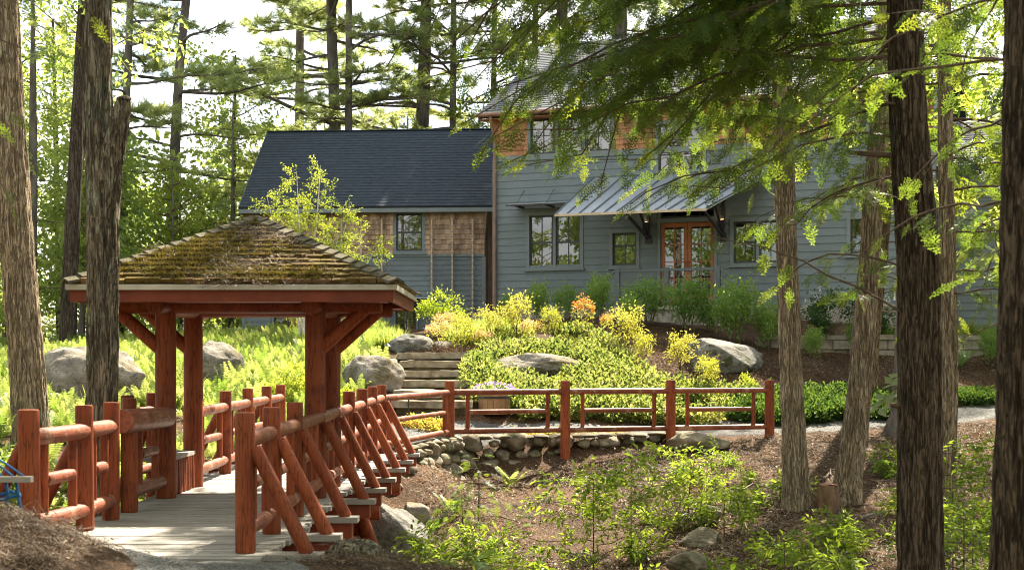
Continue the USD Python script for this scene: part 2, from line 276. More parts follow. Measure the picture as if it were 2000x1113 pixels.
def scatter(path, protos, pos, rots, scales, idx=None, kind='stuff', label=None, cat=None, loc=(0, 0, 0)):
    """PointInstancer; protos: [(name, mesh, material)]; rots (N,3,3) with columns the local axes; points in world coordinates minus loc"""
    pi = UsdGeom.PointInstancer.Define(stage, path)
    rel = pi.CreatePrototypesRel()
    for nm, me, mat in protos:
        pp = fresh(path, nm)
        usdkit.mesh(stage, pp, vf(me), LOOKS[mat])
        rel.AddTarget(pp)
    n = len(pos)
    pos = np.asarray(pos, float) - np.asarray(loc)
    q = Rotation.from_matrix(np.asarray(rots)).as_quat()
    pi.CreatePositionsAttr(Vt.Vec3fArray.FromNumpy(pos.astype(np.float32)))
    pi.CreateOrientationsAttr(Vt.QuathArray([Gf.Quath(float(a[3]), float(a[0]), float(a[1]), float(a[2])) for a in q]))
    scales = np.asarray(scales, float)
    if scales.ndim == 1:
        scales = np.repeat(scales[:, None], 3, 1)
    pi.CreateScalesAttr(Vt.Vec3fArray.FromNumpy(scales.astype(np.float32)))
    if idx is None:
        idx = np.arange(n) % len(protos)
    pi.CreateProtoIndicesAttr(Vt.IntArray.FromNumpy(np.asarray(idx, np.int32)))
    tag(pi.GetPrim(), label, cat, None, kind)
    return pi.GetPrim()

# ------------------------------------------------------------------ mesh helpers
def join(*ms):
    ms = [vf(m) for m in ms if m is not None]
    off, V, F = 0, [], []
    for v, f in ms:
        V.append(v); F.append(f + off); off += len(v)
    return np.vstack(V), np.vstack(F)

BOXF = np.array([[0, 2, 3], [0, 3, 1], [4, 5, 7], [4, 7, 6], [0, 1, 5], [0, 5, 4], [2, 6, 7], [2, 7, 3], [0, 4, 6], [0, 6, 2], [1, 3, 7], [1, 7, 5]])
def hexa(c):
    """box from 8 corners ordered x + 2y + 4z"""
    return np.asarray(c, float), BOXF
def box(x0, x1, y0, y1, z0, z1):
    return hexa([(x, y, z) for z in (z0, z1) for y in (y0, y1) for x in (x0, x1)])
def beam(p, q, w, h, up=(0, 0, 1)):
    p, q = np.array(p, float), np.array(q, float)
    d = q - p; d /= np.linalg.norm(d)
    s = np.cross(d, up); s /= np.linalg.norm(s)
    u = np.cross(s, d)
    return hexa([b + s * i * w / 2 + u * k * h / 2 for k in (-1, 1) for i in (1, -1) for b in (p, q)])

def tube(pts, rad, seg=8, caps=True):
    pts = np.asarray(pts, float); n = len(pts)
    rad = np.broadcast_to(np.asarray(rad, float), (n,))
    d = np.gradient(pts, axis=0); d /= np.linalg.norm(d, axis=1, keepdims=True) + 1e-12
    ref = np.array([0, 0, 1.0]) if abs(d[0, 2]) < 0.9 else np.array([1.0, 0, 0])
    s = np.cross(d, ref); s /= np.linalg.norm(s, axis=1, keepdims=True) + 1e-12
    u = np.cross(s, d)
    a = np.linspace(0, 2 * np.pi, seg, endpoint=False)
    v = pts[:, None] + rad[:, None, None] * (np.cos(a)[None, :, None] * s[:, None] + np.sin(a)[None, :, None] * u[:, None])
    v = v.reshape(-1, 3)
    i, j = np.meshgrid(np.arange(n - 1), np.arange(seg), indexing='ij')
    a0 = (i * seg + j).ravel(); a1 = (i * seg + (j + 1) % seg).ravel()
    b0, b1 = a0 + seg, a1 + seg
    f = np.vstack([np.stack([a0, b0, a1], 1), np.stack([a1, b0, b1], 1)])
    if caps:
        c0, c1 = len(v), len(v) + 1
        v = np.vstack([v, pts[:1], pts[-1:]])
        k = np.arange(seg)
        f = np.vstack([f, np.stack([np.full(seg, c0), k, (k + 1) % seg], 1), np.stack([np.full(seg, c1), (n - 1) * seg + (k + 1) % seg, (n - 1) * seg + k], 1)])
    return v, f

def log(p, q, r0, r1=None, seg=14, n=10, rough=0.05, bow=0.0, seed=0, chamfer=0.012):
    """a peeled log: slightly lumpy tapered cylinder with chamfered ends"""
    p, q = np.array(p, float), np.array(q, float)
    r1 = r0 if r1 is None else r1
    L = np.linalg.norm(q - p); seed = abs(int(seed))
    t = np.concatenate([[0, chamfer / L], np.linspace(0, 1, n)[1:-1], [1 - chamfer / L, 1]])
    d = (q - p) / L
    side = np.cross(d, [0.3, 0.2, 0.9]); side /= np.linalg.norm(side)
    pts = p + t[:, None] * (q - p) + side * (bow * np.sin(np.pi * t))[:, None]
    r = (r0 + (r1 - r0) * t)
    r[0] *= 0.90; r[-1] *= 0.90
    v, f = tube(pts, r, seg)
    m = len(t) * seg
    ax = p + np.clip(((v[:m] - p) @ d), 0, L)[:, None] * d
    rad = v[:m] - ax
    nz = fbm(np.column_stack([rad * 9 / max(r0, .03) * .12, (v[:m] - p) @ d * 1.4])[:, [0, 1, 2]] + (v[:m] @ np.array([[.3], [.2], [.5]])) + seed * 7.3, 3, seed) - 0.5
    v[:m] = v[:m] + rad * (nz * 2 * rough)[:, None]
    return v, f

def rock(center, size, seed=0, sub=3, rough=0.22, flat=0.0, rot=0.0, facets=True):
    m = trimesh.creation.icosphere(subdivisions=sub, radius=1.0)
    v = np.array(m.vertices)
    rng = np.random.default_rng(seed)
    if facets:
        for _ in range(9):
            d = rng.normal(size=3); d /= np.linalg.norm(d)
            h = rng.uniform(0.62, 0.88)
            s = v @ d
            v = v - np.outer(np.maximum(s - h, 0) * 0.85, d)
    v = v * (1 + rough * (fbm(v * 1.3 + seed * 3.1, 4, seed) - 0.5)[:, None] * 2)
    if sub >= 4:
        v = v * (1 + 0.05 * (fbm(v * 7 + seed, 3, seed + 5) - 0.5)[:, None] * 2)
    v = v * np.asarray(size)
    c, s = math.cos(rot), math.sin(rot)
    v = v @ np.array([[c, s, 0], [-s, c, 0], [0, 0, 1]])
    return v + np.asarray(center), np.array(m.faces)

def rotz(a):
    a = np.asarray(a); c, s = np.cos(a), np.sin(a); o = np.zeros_like(a)
    return np.stack([np.stack([c, -s, o], -1), np.stack([s, c, o], -1), np.stack([o, o, o + 1], -1)], -2)
def euler(seq, ang):
    return Rotation.from_euler(seq, ang).as_matrix()

# ------------------------------------------------------------------ the ground
CTRL = [  # x, y, z of the terrain
    (-60, -40, 0.3), (0, -40, -0.2), (60, -40, -1), (-60, 5, 1.0), (-12, 5, 0.6), (-5, 0, 0), (0, 0, -0.1), (5, 0, -0.3), (12, 4, -0.7), (60, 5, -1),
    (-3, 5, 0.02), (-1.5, 5, -0.02), (-1.5, 8.5, -0.02), (-2.6, 8.5, 0.02), (-3.3, 9.2, 0.58), (-3.0, 9.6, 0.42), (-2.62, 9.8, 0.16), (-4.3, 9.4, 0.80), (-4.2, 11.0, 0.34), (-5.2, 10.4, 0.55), (-3.7, 10.9, 0.05), (-3.4, 10.7, -0.04),
    (-2.3, 10.2, -0.03), (-2.9, 10.6, -0.06), (-1.9, 10.55, -0.03), (-1.55, 10.3, 0.06), (-1.2, 10.5, 0.13), (-0.8, 10.4, 0.06), (-0.2, 10.0, -0.02), (0.5, 9.9, -0.12), (-1.0, 11.3, -0.25), (0.3, 11.0, -0.42),
    (-2.0, 11.4, -0.30), (-3.5, 11.4, -0.25), (1, 8, -0.15), (3.3, 9, -0.60), (3.85, 13, -0.95), (6, 11, -1.0), (2, 13, -1.0), (0, 13, -0.95), (-2, 13, -1.0), (-3.5, 13, -0.8),
    (-4.2, 13.9, -0.35), (-5.5, 13.5, -0.05), (-7.5, 13, 0.35), (-12, 13, 0.8),
    (-3, 16.5, -1.8), (0, 17, -1.9), (-6, 17, -0.7), (-9, 17, 0.2), (4, 18, -1.65), (8, 17, -1.45), (14, 16, -1.1), (2, 20, -1.55), (-1.5, 19, -1.45), (-4, 20, -0.9), (-6.85, 20, 0.29), (-10, 20, 0.7),
    (6.4, 20.3, -1.24), (4.73, 23, -0.92), (5.8, 23.2, -0.86), (10, 21, -0.85), (0, 22.5, -1.2), (2, 23, -1.05), (-1.2, 21.5, -1.3), (-2, 22.4, -0.95), (-4.2, 22.6, -0.3), (-0.4, 24.5, -1.0), (1, 25.5, -0.85), (3, 26.3, -0.55), (5, 27.4, -0.25), (7, 27, -0.2), (11, 27, -0.1),
    (-1.0, 26.3, -0.85), (1.0, 27.1, -0.55), (3.1, 27.7, -0.3),
    (-1.35, 27.3, 0.0), (0.9, 27.75, 0.0), (3.0, 28.2, 0.0), (5, 28.8, 0.03), (8, 29.3, 0.06), (11, 30.8, 0.2), (-2.0, 24.2, 0.0), (-3, 23.0, -0.10), (-3, 24, 0.0), (-3.9, 23.6, 0.0), (-2.2, 26.5, 0.12),
    (-1.8, 28.2, 0.30), (0, 28.9, 0.12), (3, 29.3, 0.08), (6, 29.8, 0.1), (9.5, 30.6, 0.14), (13, 32.5, 0.35),
    (-0.7, 29.5, 0.72), (1, 30.3, 0.65), (4, 31.0, 0.62), (7, 31.6, 0.62), (10, 33, 0.75), (-2.6, 29.2, 0.45), (-1.7, 29.6, 0.52), (-1.7, 31.2, 0.98), (-1.75, 32.5, 1.32), (-0.85, 31, 1.15), (1, 32, 1.32), (3, 32.3, 1.30), (5, 32.6, 1.25), (8, 33.6, 1.15),
    (-1.8, 33.3, 1.66), (-2.8, 33.2, 1.62), (-3.2, 30.2, 0.95), (-3.5, 32, 1.35), (0.2, 34, 1.92), (2.5, 34.5, 2.0), (5.5, 34.8, 1.7), (8.5, 35.4, 1.55), (12, 36, 1.6), (9, 36.9, 2.1), (6, 36.6, 2.2), (13, 37, 2.15),
    (1, 37, 2.45), (4, 36.5, 2.5), (-1.5, 38, 2.3), (-0.5, 42, 2.75), (3, 41, 2.8), (8, 39.3, 2.65), (13, 35.6, 1.9), (16, 35, 1.9), (0, 46, 2.7), (10, 44, 2.7),
    (-4.6, 25, 0.22), (-6, 26, 0.5), (-8, 24.5, 0.55), (-9, 30, 1.0), (-5, 29.5, 0.9), (-5, 33.5, 1.5), (-9, 35, 1.45), (-13, 40, 1.55), (-6, 38, 1.85), (-4, 41, 2.15), (-8, 43, 2.1), (-8, 48, 2.2), (-14, 30, 1.1), (-20, 40, 1.6), (-20, 25, 1.2), (-22, 55, 1.5), (-10, 60, 1.6), (0, 60, 2.2), (20, 60, 2.2),
    (-40, 70, 0.5), (0, 80, 1.5), (40, 70, 1.5), (-60, 110, -4), (0, 120, -3), (60, 110, -2), (60, 40, 1.5), (25, 30, 0.4), (25, 40, 2.0), (30, 15, -0.8), (-60, 40, 1.2), (-30, 10, 1.0),
    (-400, -400, 0), (400, -400, 0), (-400, 500, -6), (400, 500, -6), (0, 500, -6)]
_c = np.array(CTRL, float)
_lin = LinearNDInterpolator(_c[:, :2], _c[:, 2])
GX = np.arange(-16, 18.01, 0.12); GY = np.arange(4, 50.01, 0.12)
_gx, _gy = np.meshgrid(GX, GY, indexing='ij')
_g = gaussian_filter(_lin(_gx, _gy), 2.6, mode='nearest')
_near = RegularGridInterpolator((GX, GY), _g, bounds_error=False, fill_value=None)
def height(x, y):
    x, y = np.asarray(x, float), np.asarray(y, float)
    inside = np.clip(np.minimum(np.minimum(x + 16, 18 - x), np.minimum(y - 4, 50 - y)) / 3.0, 0, 1)
    inside = inside * inside * (3 - 2 * inside)
    far = _lin(x, y)
    near = _near(np.stack([np.clip(x, -16, 17.9), np.clip(y, 4, 49.9)], -1))
    z = near * inside + far * (1 - inside)
    p = np.stack([x, y, np.zeros_like(x)], -1)
    amp = 0.10 * np.clip(np.hypot(x + 3, (y - 17) * .45) / 5 - 0.25, 0.25, 1)
    return z + amp * (fbm(p * 0.55 + 11, 4, 3) - 0.5) + 0.085 * (fbm(p * 2.3 + 5, 4, 9) - 0.5)

def ax(lo, a, b, hi, fine, coarse):
    out = list(np.arange(a, b + 1e-6, fine)); s = fine; x = a
    left = []
    while x > lo:
        s *= coarse; x -= s; left.append(x)
    s = fine; x = out[-1]; right = []
    while x < hi:
        s *= coarse; x += s; right.append(x)
    return np.array(left[::-1] + out + right)
TX = ax(-390, -9, 12, 390, 0.10, 1.10); TY = ax(-390, 7.5, 36, 480, 0.10, 1.08)
tx, ty = np.meshgrid(np.clip(TX, -395, 395), np.clip(TY, -395, 490), indexing='ij')
tz = height(tx, ty)
i, j = np.meshgrid(np.arange(len(TX) - 1), np.arange(len(TY) - 1), indexing='ij')
k0 = (i * len(TY) + j).ravel()
gf = np.vstack([np.stack([k0, k0 + len(TY), k0 + len(TY) + 1], 1), np.stack([k0, k0 + len(TY) + 1, k0 + 1], 1)])
single('ground', (np.stack([tx, ty, tz], -1).reshape(-1, 3), gf), 'forest_floor', kind='structure', smooth=True)

def ribbon(line, widths, lift=0.012, n=160, m=14, seed=0):
    """a sheet that follows the terrain along a line, with an uneven edge"""
    line = np.asarray(line, float); s = np.concatenate([[0], np.cumsum(np.linalg.norm(np.diff(line, axis=0), axis=1))])
    t = np.linspace(0, s[-1], n)
    c = np.stack([gaussian_filter(np.interp(t, s, line[:, k]), n / 40, mode='nearest') for k in (0, 1)], 1)
    w = np.interp(t, s, widths)
    d = np.gradient(c, axis=0); d /= np.linalg.norm(d, axis=1, keepdims=True)
    nrm = np.stack([-d[:, 1], d[:, 0]], 1)
    a = np.linspace(-1, 1, m)
    ed = 1 + 0.25 * (noise(np.stack([t * 1.3, np.full(n, seed), np.zeros(n)], 1), seed)[:, None] - 0.5) * np.sign(a)[None]
    P = c[:, None] + nrm[:, None] * (a[None] * ed * w[:, None] / 2)[..., None]
    z = height(P[..., 0], P[..., 1]) + lift - 0.05 * (np.abs(a)[None] > .99)
    v = np.concatenate([P, z[..., None]], -1).reshape(-1, 3)
    i, j = np.meshgrid(np.arange(n - 1), np.arange(m - 1), indexing='ij')
    k = (i * m + j).ravel()
    return v, np.vstack([np.stack([k, k + m, k + m + 1], 1), np.stack([k, k + m + 1, k + 1], 1)])[:, ::-1]
def up_facing(m):
    v, f = m
    n = np.cross(v[f[:, 1]] - v[f[:, 0]], v[f[:, 2]] - v[f[:, 0]])
    if n[:, 2].mean() < 0: f = f[:, ::-1]
    return v, f
PATH_LINE = [(-3.0, 23.1), (-2.7, 25.5), (-1.2, 27.9), (1.5, 28.45), (4.0, 28.9), (7.0, 29.5), (10.0, 30.9), (14, 33.0), (19, 34)]
single('gravel_path', up_facing(ribbon(PATH_LINE, [1.7, 1.9, 1.5, 1.1, 1.15, 1.2, 1.2, 1.2, 1.2], seed=2)), 'gravel_look', kind='structure', smooth=True)
single('gravel_path', up_facing(ribbon([(-1.7, 3.0), (-1.85, 7.0), (-1.98, 9.5), (-2.35, 10.4), (-2.75, 11.1)], [1.3, 1.3, 1.25, 1.5, 1.7], lift=0.03, n=80, seed=5)), 'gravel_look', kind='structure', smooth=True)
# ------------------------------------------------------------------ footbridge
rng = np.random.default_rng(7)
XL, XR = -3.86, -2.13           # centre lines of the two railings
POST_R = 0.082
br = Thing('footbridge', 'grey plank deck of the red log footbridge crossing the ravine', 'footbridge', (-3.0, 11.0, 0))
y = 10.72
while y < 23.35:
    w = 0.138 + rng.uniform(-0.006, 0.006)
    x0 = -4.02 - rng.uniform(0, 0.06); x1 = -1.98 + rng.uniform(-0.03, 0.12)
    if y < 11.2: x0, x1 = -3.62, -1.95
    dz = rng.uniform(-0.003, 0.003)
    br.add('plank', box(x0, x1, y, y + w - 0.014, -0.045 + dz, dz), 'deck_wood')
    y += w
for x in (-3.8, -3.0, -2.2):
    br.add('stringer', log((x, 10.9, -0.2), (x, 23.4, -0.2), 0.15, seed=int(x * 10), n=24), 'red_log', smooth=40)
for k, (x, yy) in enumerate([(-3.75, 14.0), (-2.25, 14.0), (-3.75, 17.8), (-2.25, 17.8), (-2.15, 16.2), (-3.7, 21), (-2.3, 21)]):
    zb = float(height(x, yy)) - 0.3
    br.add('pier', log((x + 0.05, yy, zb), (x, yy, -0.32), 0.2, 0.13, seed=40 + k, n=16, rough=0.2, seg=18), 'red_log', smooth=40)
for k, yy in enumerate((14.0, 16.2, 17.8, 21.0)):
    br.add('cross_beam', log((-4.3, yy, -0.42), (-1.7, yy, -0.42), 0.11, seed=60 + k, n=12, rough=0.1), 'red_log', smooth=40)
br.add('root_brace', log((-2.1, 15.3, -0.3), (-1.45, 17.1, -1.35), 0.11, 0.20, seed=71, n=14, rough=0.35, bow=0.12, seg=18), 'red_log', smooth=40)
br.add('root_brace', log((-1.75, 16.0, -0.25), (-1.5, 16.6, -1.3), 0.07, 0.12, seed=72, n=14, rough=0.3, seg=16), 'red_log', smooth=40)

def railing_bay(T, p0, p1, r=POST_R, top=0.90, mid=0.53, bot=0.19, rr=0.062, stiles=True, seed=0, base=(0, 0)):
    """top and bottom rails between two posts, two slim stiles and a short middle rail"""
    p0, p1 = np.array([*p0, base[0]], float), np.array([*p1, base[1]], float)
    d = p1 - p0; L = np.linalg.norm(d[:2]); d = d / L
    T.add('rail', log(p0 + d * r * .3 + [0, 0, top], p1 - d * r * .3 + [0, 0, top], rr * 1.08, rr, seed=seed, bow=0.012, rough=0.07, n=14), 'red_rail', smooth=40)
    T.add('rail', log(p0 + d * r * .3 + [0, 0, bot], p1 - d * r * .3 + [0, 0, bot], rr, rr * .95, seed=seed + 1, bow=0.012, rough=0.07, n=14), 'red_rail', smooth=40)
    e = min(0.36, 0.17 * L + 0.08)
    a, b = p0 + d * e, p1 - d * e
    T.add('stile', log(a + [0, 0, bot + rr * .6], a + [0, 0, top - rr * .6], 0.04, seed=seed + 2, n=8), 'red_log', smooth=40)
    T.add('stile', log(b + [0, 0, bot + rr * .6], b + [0, 0, top - rr * .6], 0.04, seed=seed + 3, n=8), 'red_log', smooth=40)
    if b[1] - a[1] > 0.12 or abs(b[0] - a[0]) > 0.12:
        T.add('rail', log(a + d * .02 + [0, 0, mid], b - d * .02 + [0, 0, mid], rr * .82, rr * .78, seed=seed + 4, n=8, rough=0.08), 'red_rail', smooth=40)

def post(T, x, y, z0=0.0, z1=1.12, r=POST_R, seed=0, name='post'):
    T.add(name, log((x, y, z0), (x + random.Random(seed).uniform(-.01, .01), y, z1), r, r * .97, seed=seed, n=12, rough=0.04, seg=18), 'red_log', smooth=40)

def outrigger(T, x, y, side, seed=0, reach=0.62):
    """short plank and joist that carry the foot of a diagonal brace outside the deck"""
    s = side
    x0, x1 = sorted((x + s * 0.1, x + s * reach))
    T.add('outrigger', box(x0, x1, y - 0.10, y + 0.10, -0.055, -0.002), 'grey_wood')
    T.add('joist', box(*sorted((x - s * 0.25, x + s * (reach - 0.06))), y - 0.07, y + 0.07, -0.21, -0.057), 'red_board')
    T.add('brace', log((x + s * 0.07, y, 0.84), (x + s * (reach - 0.12), y, -0.01), 0.056, 0.06, seed=seed, n=10), 'red_log', smooth=40)

RY = [11.05, 12.25, 13.6, 15.3, 16.6, 18.0, 19.6, 21.1, 22.6]
rr_ = Thing('bridge_railing', 'red log railing on the right side of the footbridge with diagonal outer braces', 'railing', (XR, 11.05, 0))
for k, yy in enumerate(RY):
    if k not in (3, 4):
        post(rr_, XR, yy, z1=1.12, seed=100 + k)
    outrigger(rr_, XR, yy, 1, seed=120 + k)
for k in range(len(RY) - 1):
    railing_bay(rr_, (XR, RY[k]), (XR, RY[k + 1]), seed=140 + 10 * k)
LY = [11.4, 12.5, 13.3]
ll = Thing('bridge_railing', 'red log railing at the near left end of the bridge, beside the needle mound', 'railing', (XL, 11.4, 0))
for k, yy in enumerate(LY):
    post(ll, XL - (0.12 if k == 0 else 0), yy, z1=1.13, seed=200 + k, r=0.092 if k == 0 else POST_R)
outrigger(ll, XL - 0.1, 11.4, -1, seed=220); outrigger(ll, XL, 12.5, -1, seed=221)
railing_bay(ll, (XL - 0.12, LY[0]), (XL, LY[1]), seed=230, rr=0.07); railing_bay(ll, (XL, LY[1]), (XL, LY[2]), seed=240, rr=0.07)
# stub with the fat log handrail that runs into the pavilion
ls = Thing('bridge_railing', 'short railing with a thick knobbly log handrail left of the pavilion post', 'railing', (XL, 13.95, 0))
post(ls, XL, 13.95, z1=0.86, seed=250, r=0.085)
ls.add('handrail', log((XL + 0.02, 13.62, 0.93), (XL + 0.06, 15.2, 0.91), 0.118, 0.112, seed=251, n=30, rough=0.16, seg=22), 'red_rail', smooth=40)
for a in (14.3, 14.95):
    ls.add('stile', log((XL, a, 0.2), (XL, a, 0.85), 0.04, seed=int(a * 10), n=8), 'red_log', smooth=40)
ls.add('rail', log((XL, 14.0, 0.2), (XL, 15.2, 0.2), 0.07, seed=255, rough=0.07), 'red_rail', smooth=40)
ls.add('rail', log((XL, 14.32, 0.56), (XL, 14.93, 0.56), 0.055, seed=256, rough=0.07), 'red_rail', smooth=40)
# alcove behind the bench
la = Thing('bridge_railing', 'two outer posts and rails of the bench alcove, left beyond the deck edge', 'railing', (-4.45, 15.2, 0))
for k, (x, yy) in enumerate([(-4.5, 16.2), (-4.5, 17.3), (-4.15, 15.0)]):
    post(la, x, yy, z0=-0.9 if k < 2 else -0.5, z1=1.12, seed=260 + k, r=0.078)
la.add('rail', log((-4.5, 16.2, 0.9), (-4.5, 17.3, 0.9), 0.06, seed=264), 'red_rail', smooth=40)
la.add('rail', log((-4.5, 16.2, 0.2), (-4.5, 17.3, 0.2), 0.06, seed=265), 'red_rail', smooth=40)
la.add('rail', log((-4.15, 15.0, 0.9), (-4.5, 16.2, 0.9), 0.06, seed=266), 'red_rail', smooth=40)
la.add('rail', log((-4.15, 15.0, 0.2), (-4.5, 16.2, 0.2), 0.06, seed=267), 'red_rail', smooth=40)
la.add('brace', log((-4.52, 17.3, 0.82), (-5.0, 17.3, -0.3), 0.055, seed=268), 'red_log', smooth=40)
FY = [18.6, 20.2, 21.7, 23.1]
lf = Thing('bridge_railing', 'far left log railing of the bridge, running from the pavilion to the fern bank', 'railing', (XL, 18.6, 0))
for k, yy in enumerate(FY):
    post(lf, XL, yy, z1=1.11, seed=270 + k); outrigger(lf, XL, yy, -1, seed=275 + k)
for k, (a, b) in enumerate(zip([16.8] + FY[:-1], FY)):
    railing_bay(lf, (XL, a), (XL, b), seed=280 + 10 * k)

# ------------------------------------------------------------------ pavilion over the bridge
PX0, PX1, PY0, PY1 = XL, XR - 0.06, 15.4, 16.75
pv = Thing('bridge_pavilion', 'open log pavilion with a mossy hipped shingle roof over the footbridge', 'pavilion', (-3.0, 16.1, 0))
for k, (x, yy) in enumerate([(PX0, PY0), (PX1, PY0), (PX0, PY1), (PX1, PY1)]):
    pv.add('post', log((x, yy, 0.0), (x, yy, 2.2), 0.118, 0.112, seed=300 + k, n=40, rough=0.09, seg=26, chamfer=0.005), 'red_log', smooth=50)
for k, yy in enumerate((PY0, PY1)):
    pv.add('tie_beam', log((-4.5, yy, 2.15), (-1.45, yy, 2.15), 0.105, 0.10, seed=310 + k, n=30, rough=0.09, seg=18), 'red_log', smooth=50)
for k, x in enumerate((PX0, PX1)):
    pv.add('plate_beam', log((x, 14.95, 2.13), (x, 17.3, 2.13), 0.10, seed=315 + k, n=20, rough=0.09, seg=18), 'red_log', smooth=50)
for k, (x, s) in enumerate(((PX0, -1), (PX1, 1))):
    for m_, yy in enumerate((PY0, PY1)):
        pv.add('knee_brace', log((x + s * 0.06, yy, 1.66), (x + s * 0.60, yy, 2.14), 0.075, 0.07, seed=320 + k * 2 + m_, n=12, rough=0.07), 'red_log', smooth=50)
RX0, RX1, RYa, RYb, EZ, AZ_, APX, APY = -4.70, -1.24, 14.62, 17.62, 2.335, 3.16, -2.97, 16.12
# roof deck under the shingles
cor = [np.array(p) for p in [(RX0, RYa, EZ), (RX1, RYa, EZ), (RX1, RYb, EZ), (RX0, RYb, EZ)]]
apex = np.array([APX, APY, AZ_])
rv = np.array([c + [0, 0, -.03] for c in cor] + [apex + [0, 0, -.03]] + [c + [0, 0, -.07] for c in cor] + [apex + [0, 0, -.09]])
rf = [[0, 1, 4], [1, 2, 4], [2, 3, 4], [3, 0, 4], [5, 9, 6], [6, 9, 7], [7, 9, 8], [8, 9, 5]] + sum([[[k, k + 5, (k + 1) % 4 + 5], [k, (k + 1) % 4 + 5, (k + 1) % 4]] for k in range(4)], [])
roof = pv.add('roof', (rv, np.array(rf)), 'red_board')
fz0, fz1 = EZ - 0.185, EZ - 0.062
ins = 0.035
for a, b in ((0, 1), (1, 2), (2, 3), (3, 0)):
    A, B = cor[a].copy(), cor[b].copy()
    ctr = np.array([APX, APY, 0])
    for P in (A, B):
        P[0] += ins * np.sign(APX - P[0]); P[1] += ins * np.sign(APY - P[1])
    A[2] = B[2] = (fz0 + fz1) / 2
    d = (B - A) / np.linalg.norm(B - A)
    pv.add('fascia', beam(A - d * (0.02 if a in (0, 2) else -0.022), B + d * (0.02 if a in (0, 2) else -0.025), 0.04, fz1 - fz0), 'red_board')
    A2, B2 = cor[a].copy(), cor[b].copy(); A2[2] = B2[2] = EZ - 0.031
    for P in (A2, B2):
        P[0] -= 0.006 * np.sign(APX - P[0]); P[1] -= 0.006 * np.sign(APY - P[1])
    e_ = 0.013 if a in (0, 2) else -0.014
    pv.add('drip_edge', beam(A2 - d * e_, B2 + d * e_, 0.026, 0.058), 'drip_edge')
sof = join(box(RX0 + .12, RX1 - .12, RYa + .12, PY0 - .12, fz0 + 0.01, fz0 + .025), box(RX0 + .12, RX1 - .12, PY1 + .12, RYb - .12, fz0 + .01, fz0 + .025))
pv.add('soffit', sof, 'red_board')
NROW = 14
def shingle_slope(a, b, individually):
    A, B = cor[a], cor[b]
    along = (B - A); W = np.linalg.norm(along); along = along / W
    mid = (A + B) / 2
    upv = apex - mid; upv -= along * (upv @ along); SL = np.linalg.norm(upv); upv /= SL
    nrm = np.cross(along, upv)
    if nrm[2] < 0: nrm = -nrm
    ap_t = (apex - A) @ along
    rest = []
    for r in range(NROW):
        s0, s1 = r / NROW, min((r + 1.55) / NROW, 0.995)
        t = 0.0 - rng.uniform(0, 0.12)
        while t < W:
            w = rng.uniform(0.11, 0.21)
            lo0, hi0 = ap_t * s0, W - (W - ap_t) * s0
            lo1, hi1 = ap_t * s1, W - (W - ap_t) * s1
            c0, c1 = max(t, lo0), min(t + w - 0.008, hi0)
            if c1 - c0 > 0.03:
                d0, d1 = np.clip([c0, c1], lo1, hi1)
                th = 0.046 + rng.uniform(-0.008, 0.014); e0 = rng.uniform(-0.012, 0.012)
                lift0, lift1 = 0.012, 0.002
                P = lambda tt, ss, o: A + along * tt + upv * (ss * SL + (e0 if ss == s0 else 0)) + nrm * o
                m = hexa([P(c0, s0, lift0), P(c1, s0, lift0), P(d0, s1, lift1), P(d1, s1, lift1), P(c0, s0, lift0 + th), P(c1, s0, lift0 + th + rng.uniform(-.004, .006)), P(d0, s1, lift1 + .012), P(d1, s1, lift1 + .012)])
                if individually:
                    pv.add('shingle', m, 'moss_shingle', under=roof)
                else:
                    rest.append(m)
            t += w
    if rest:
        pv.add('shingle_slope', join(*rest), 'moss_shingle', under=roof, kind='stuff')
    return A, along, upv, nrm, W, SL, ap_t
front = shingle_slope(0, 1, True)
for a, b in ((1, 2), (2, 3), (3, 0)):
    shingle_slope(a, b, False)
# hip caps: overlapped paler slabs
for ci in range(4):
    C = cor[ci]
    L = np.linalg.norm(apex - C); d = (apex - C) / L
    n1 = np.cross(d, [0, 0, 1]); n1 /= np.linalg.norm(n1); u = np.cross(n1, d)
    nn = 15
    for k in range(nn):
        s0 = k / nn * L - 0.02; s1 = s0 + L / nn * 1.35
        parts = []
        for sd in (-1, 1):
            o = lambda s, q, h: C + d * s + n1 * sd * q + u * h
            hw = 0.105 + rng.uniform(-.012, .012)
            parts.append(hexa([o(s0, 0, .058), o(s1, 0, .035), o(s0, hw, .008), o(s1, hw, -.012), o(s0, 0, .078), o(s1, 0, .05), o(s0, hw, .038), o(s1, hw, .010)]))
        pv.add('hip_cap', join(*parts), 'bare_shingle', under=roof)
# moss cushions and needle drifts lying on the front and side slopes
def tuft(n, h, w, seed):
    r = np.random.default_rng(seed); V, F = [], []
    for k in range(n):
        a = r.uniform(0, 2 * np.pi); l = h * r.uniform(.5, 1.2); tilt = r.uniform(.2, 1.2)
        base = np.array([r.normal() * h * .5, r.normal() * h * .5, 0])
        tip = base + np.array([math.cos(a) * math.sin(tilt), math.sin(a) * math.sin(tilt), math.cos(tilt)]) * l
        s = np.array([-math.sin(a), math.cos(a), 0]) * w
        V += [base - s, base + s, tip]; F.append([3 * k, 3 * k + 1, 3 * k + 2])
    return np.array(V), np.array(F)
def needles(n, l, w, spread, seed, lift=0.02):
    r = np.random.default_rng(seed); V, F = [], []
    for k in range(n):
        a = r.uniform(0, np.pi); c = np.array([r.normal() * spread, r.normal() * spread, r.uniform(0, lift)])
        dv = np.array([math.cos(a), math.sin(a), r.normal() * .25]) * l * r.uniform(.5, 1)
        s = np.array([-math.sin(a), math.cos(a), r.normal() * .6]) * w
        V += [c - dv - s, c - dv + s, c + dv]; F.append([3 * k, 3 * k + 1, 3 * k + 2])
    return np.array(V), np.array(F)
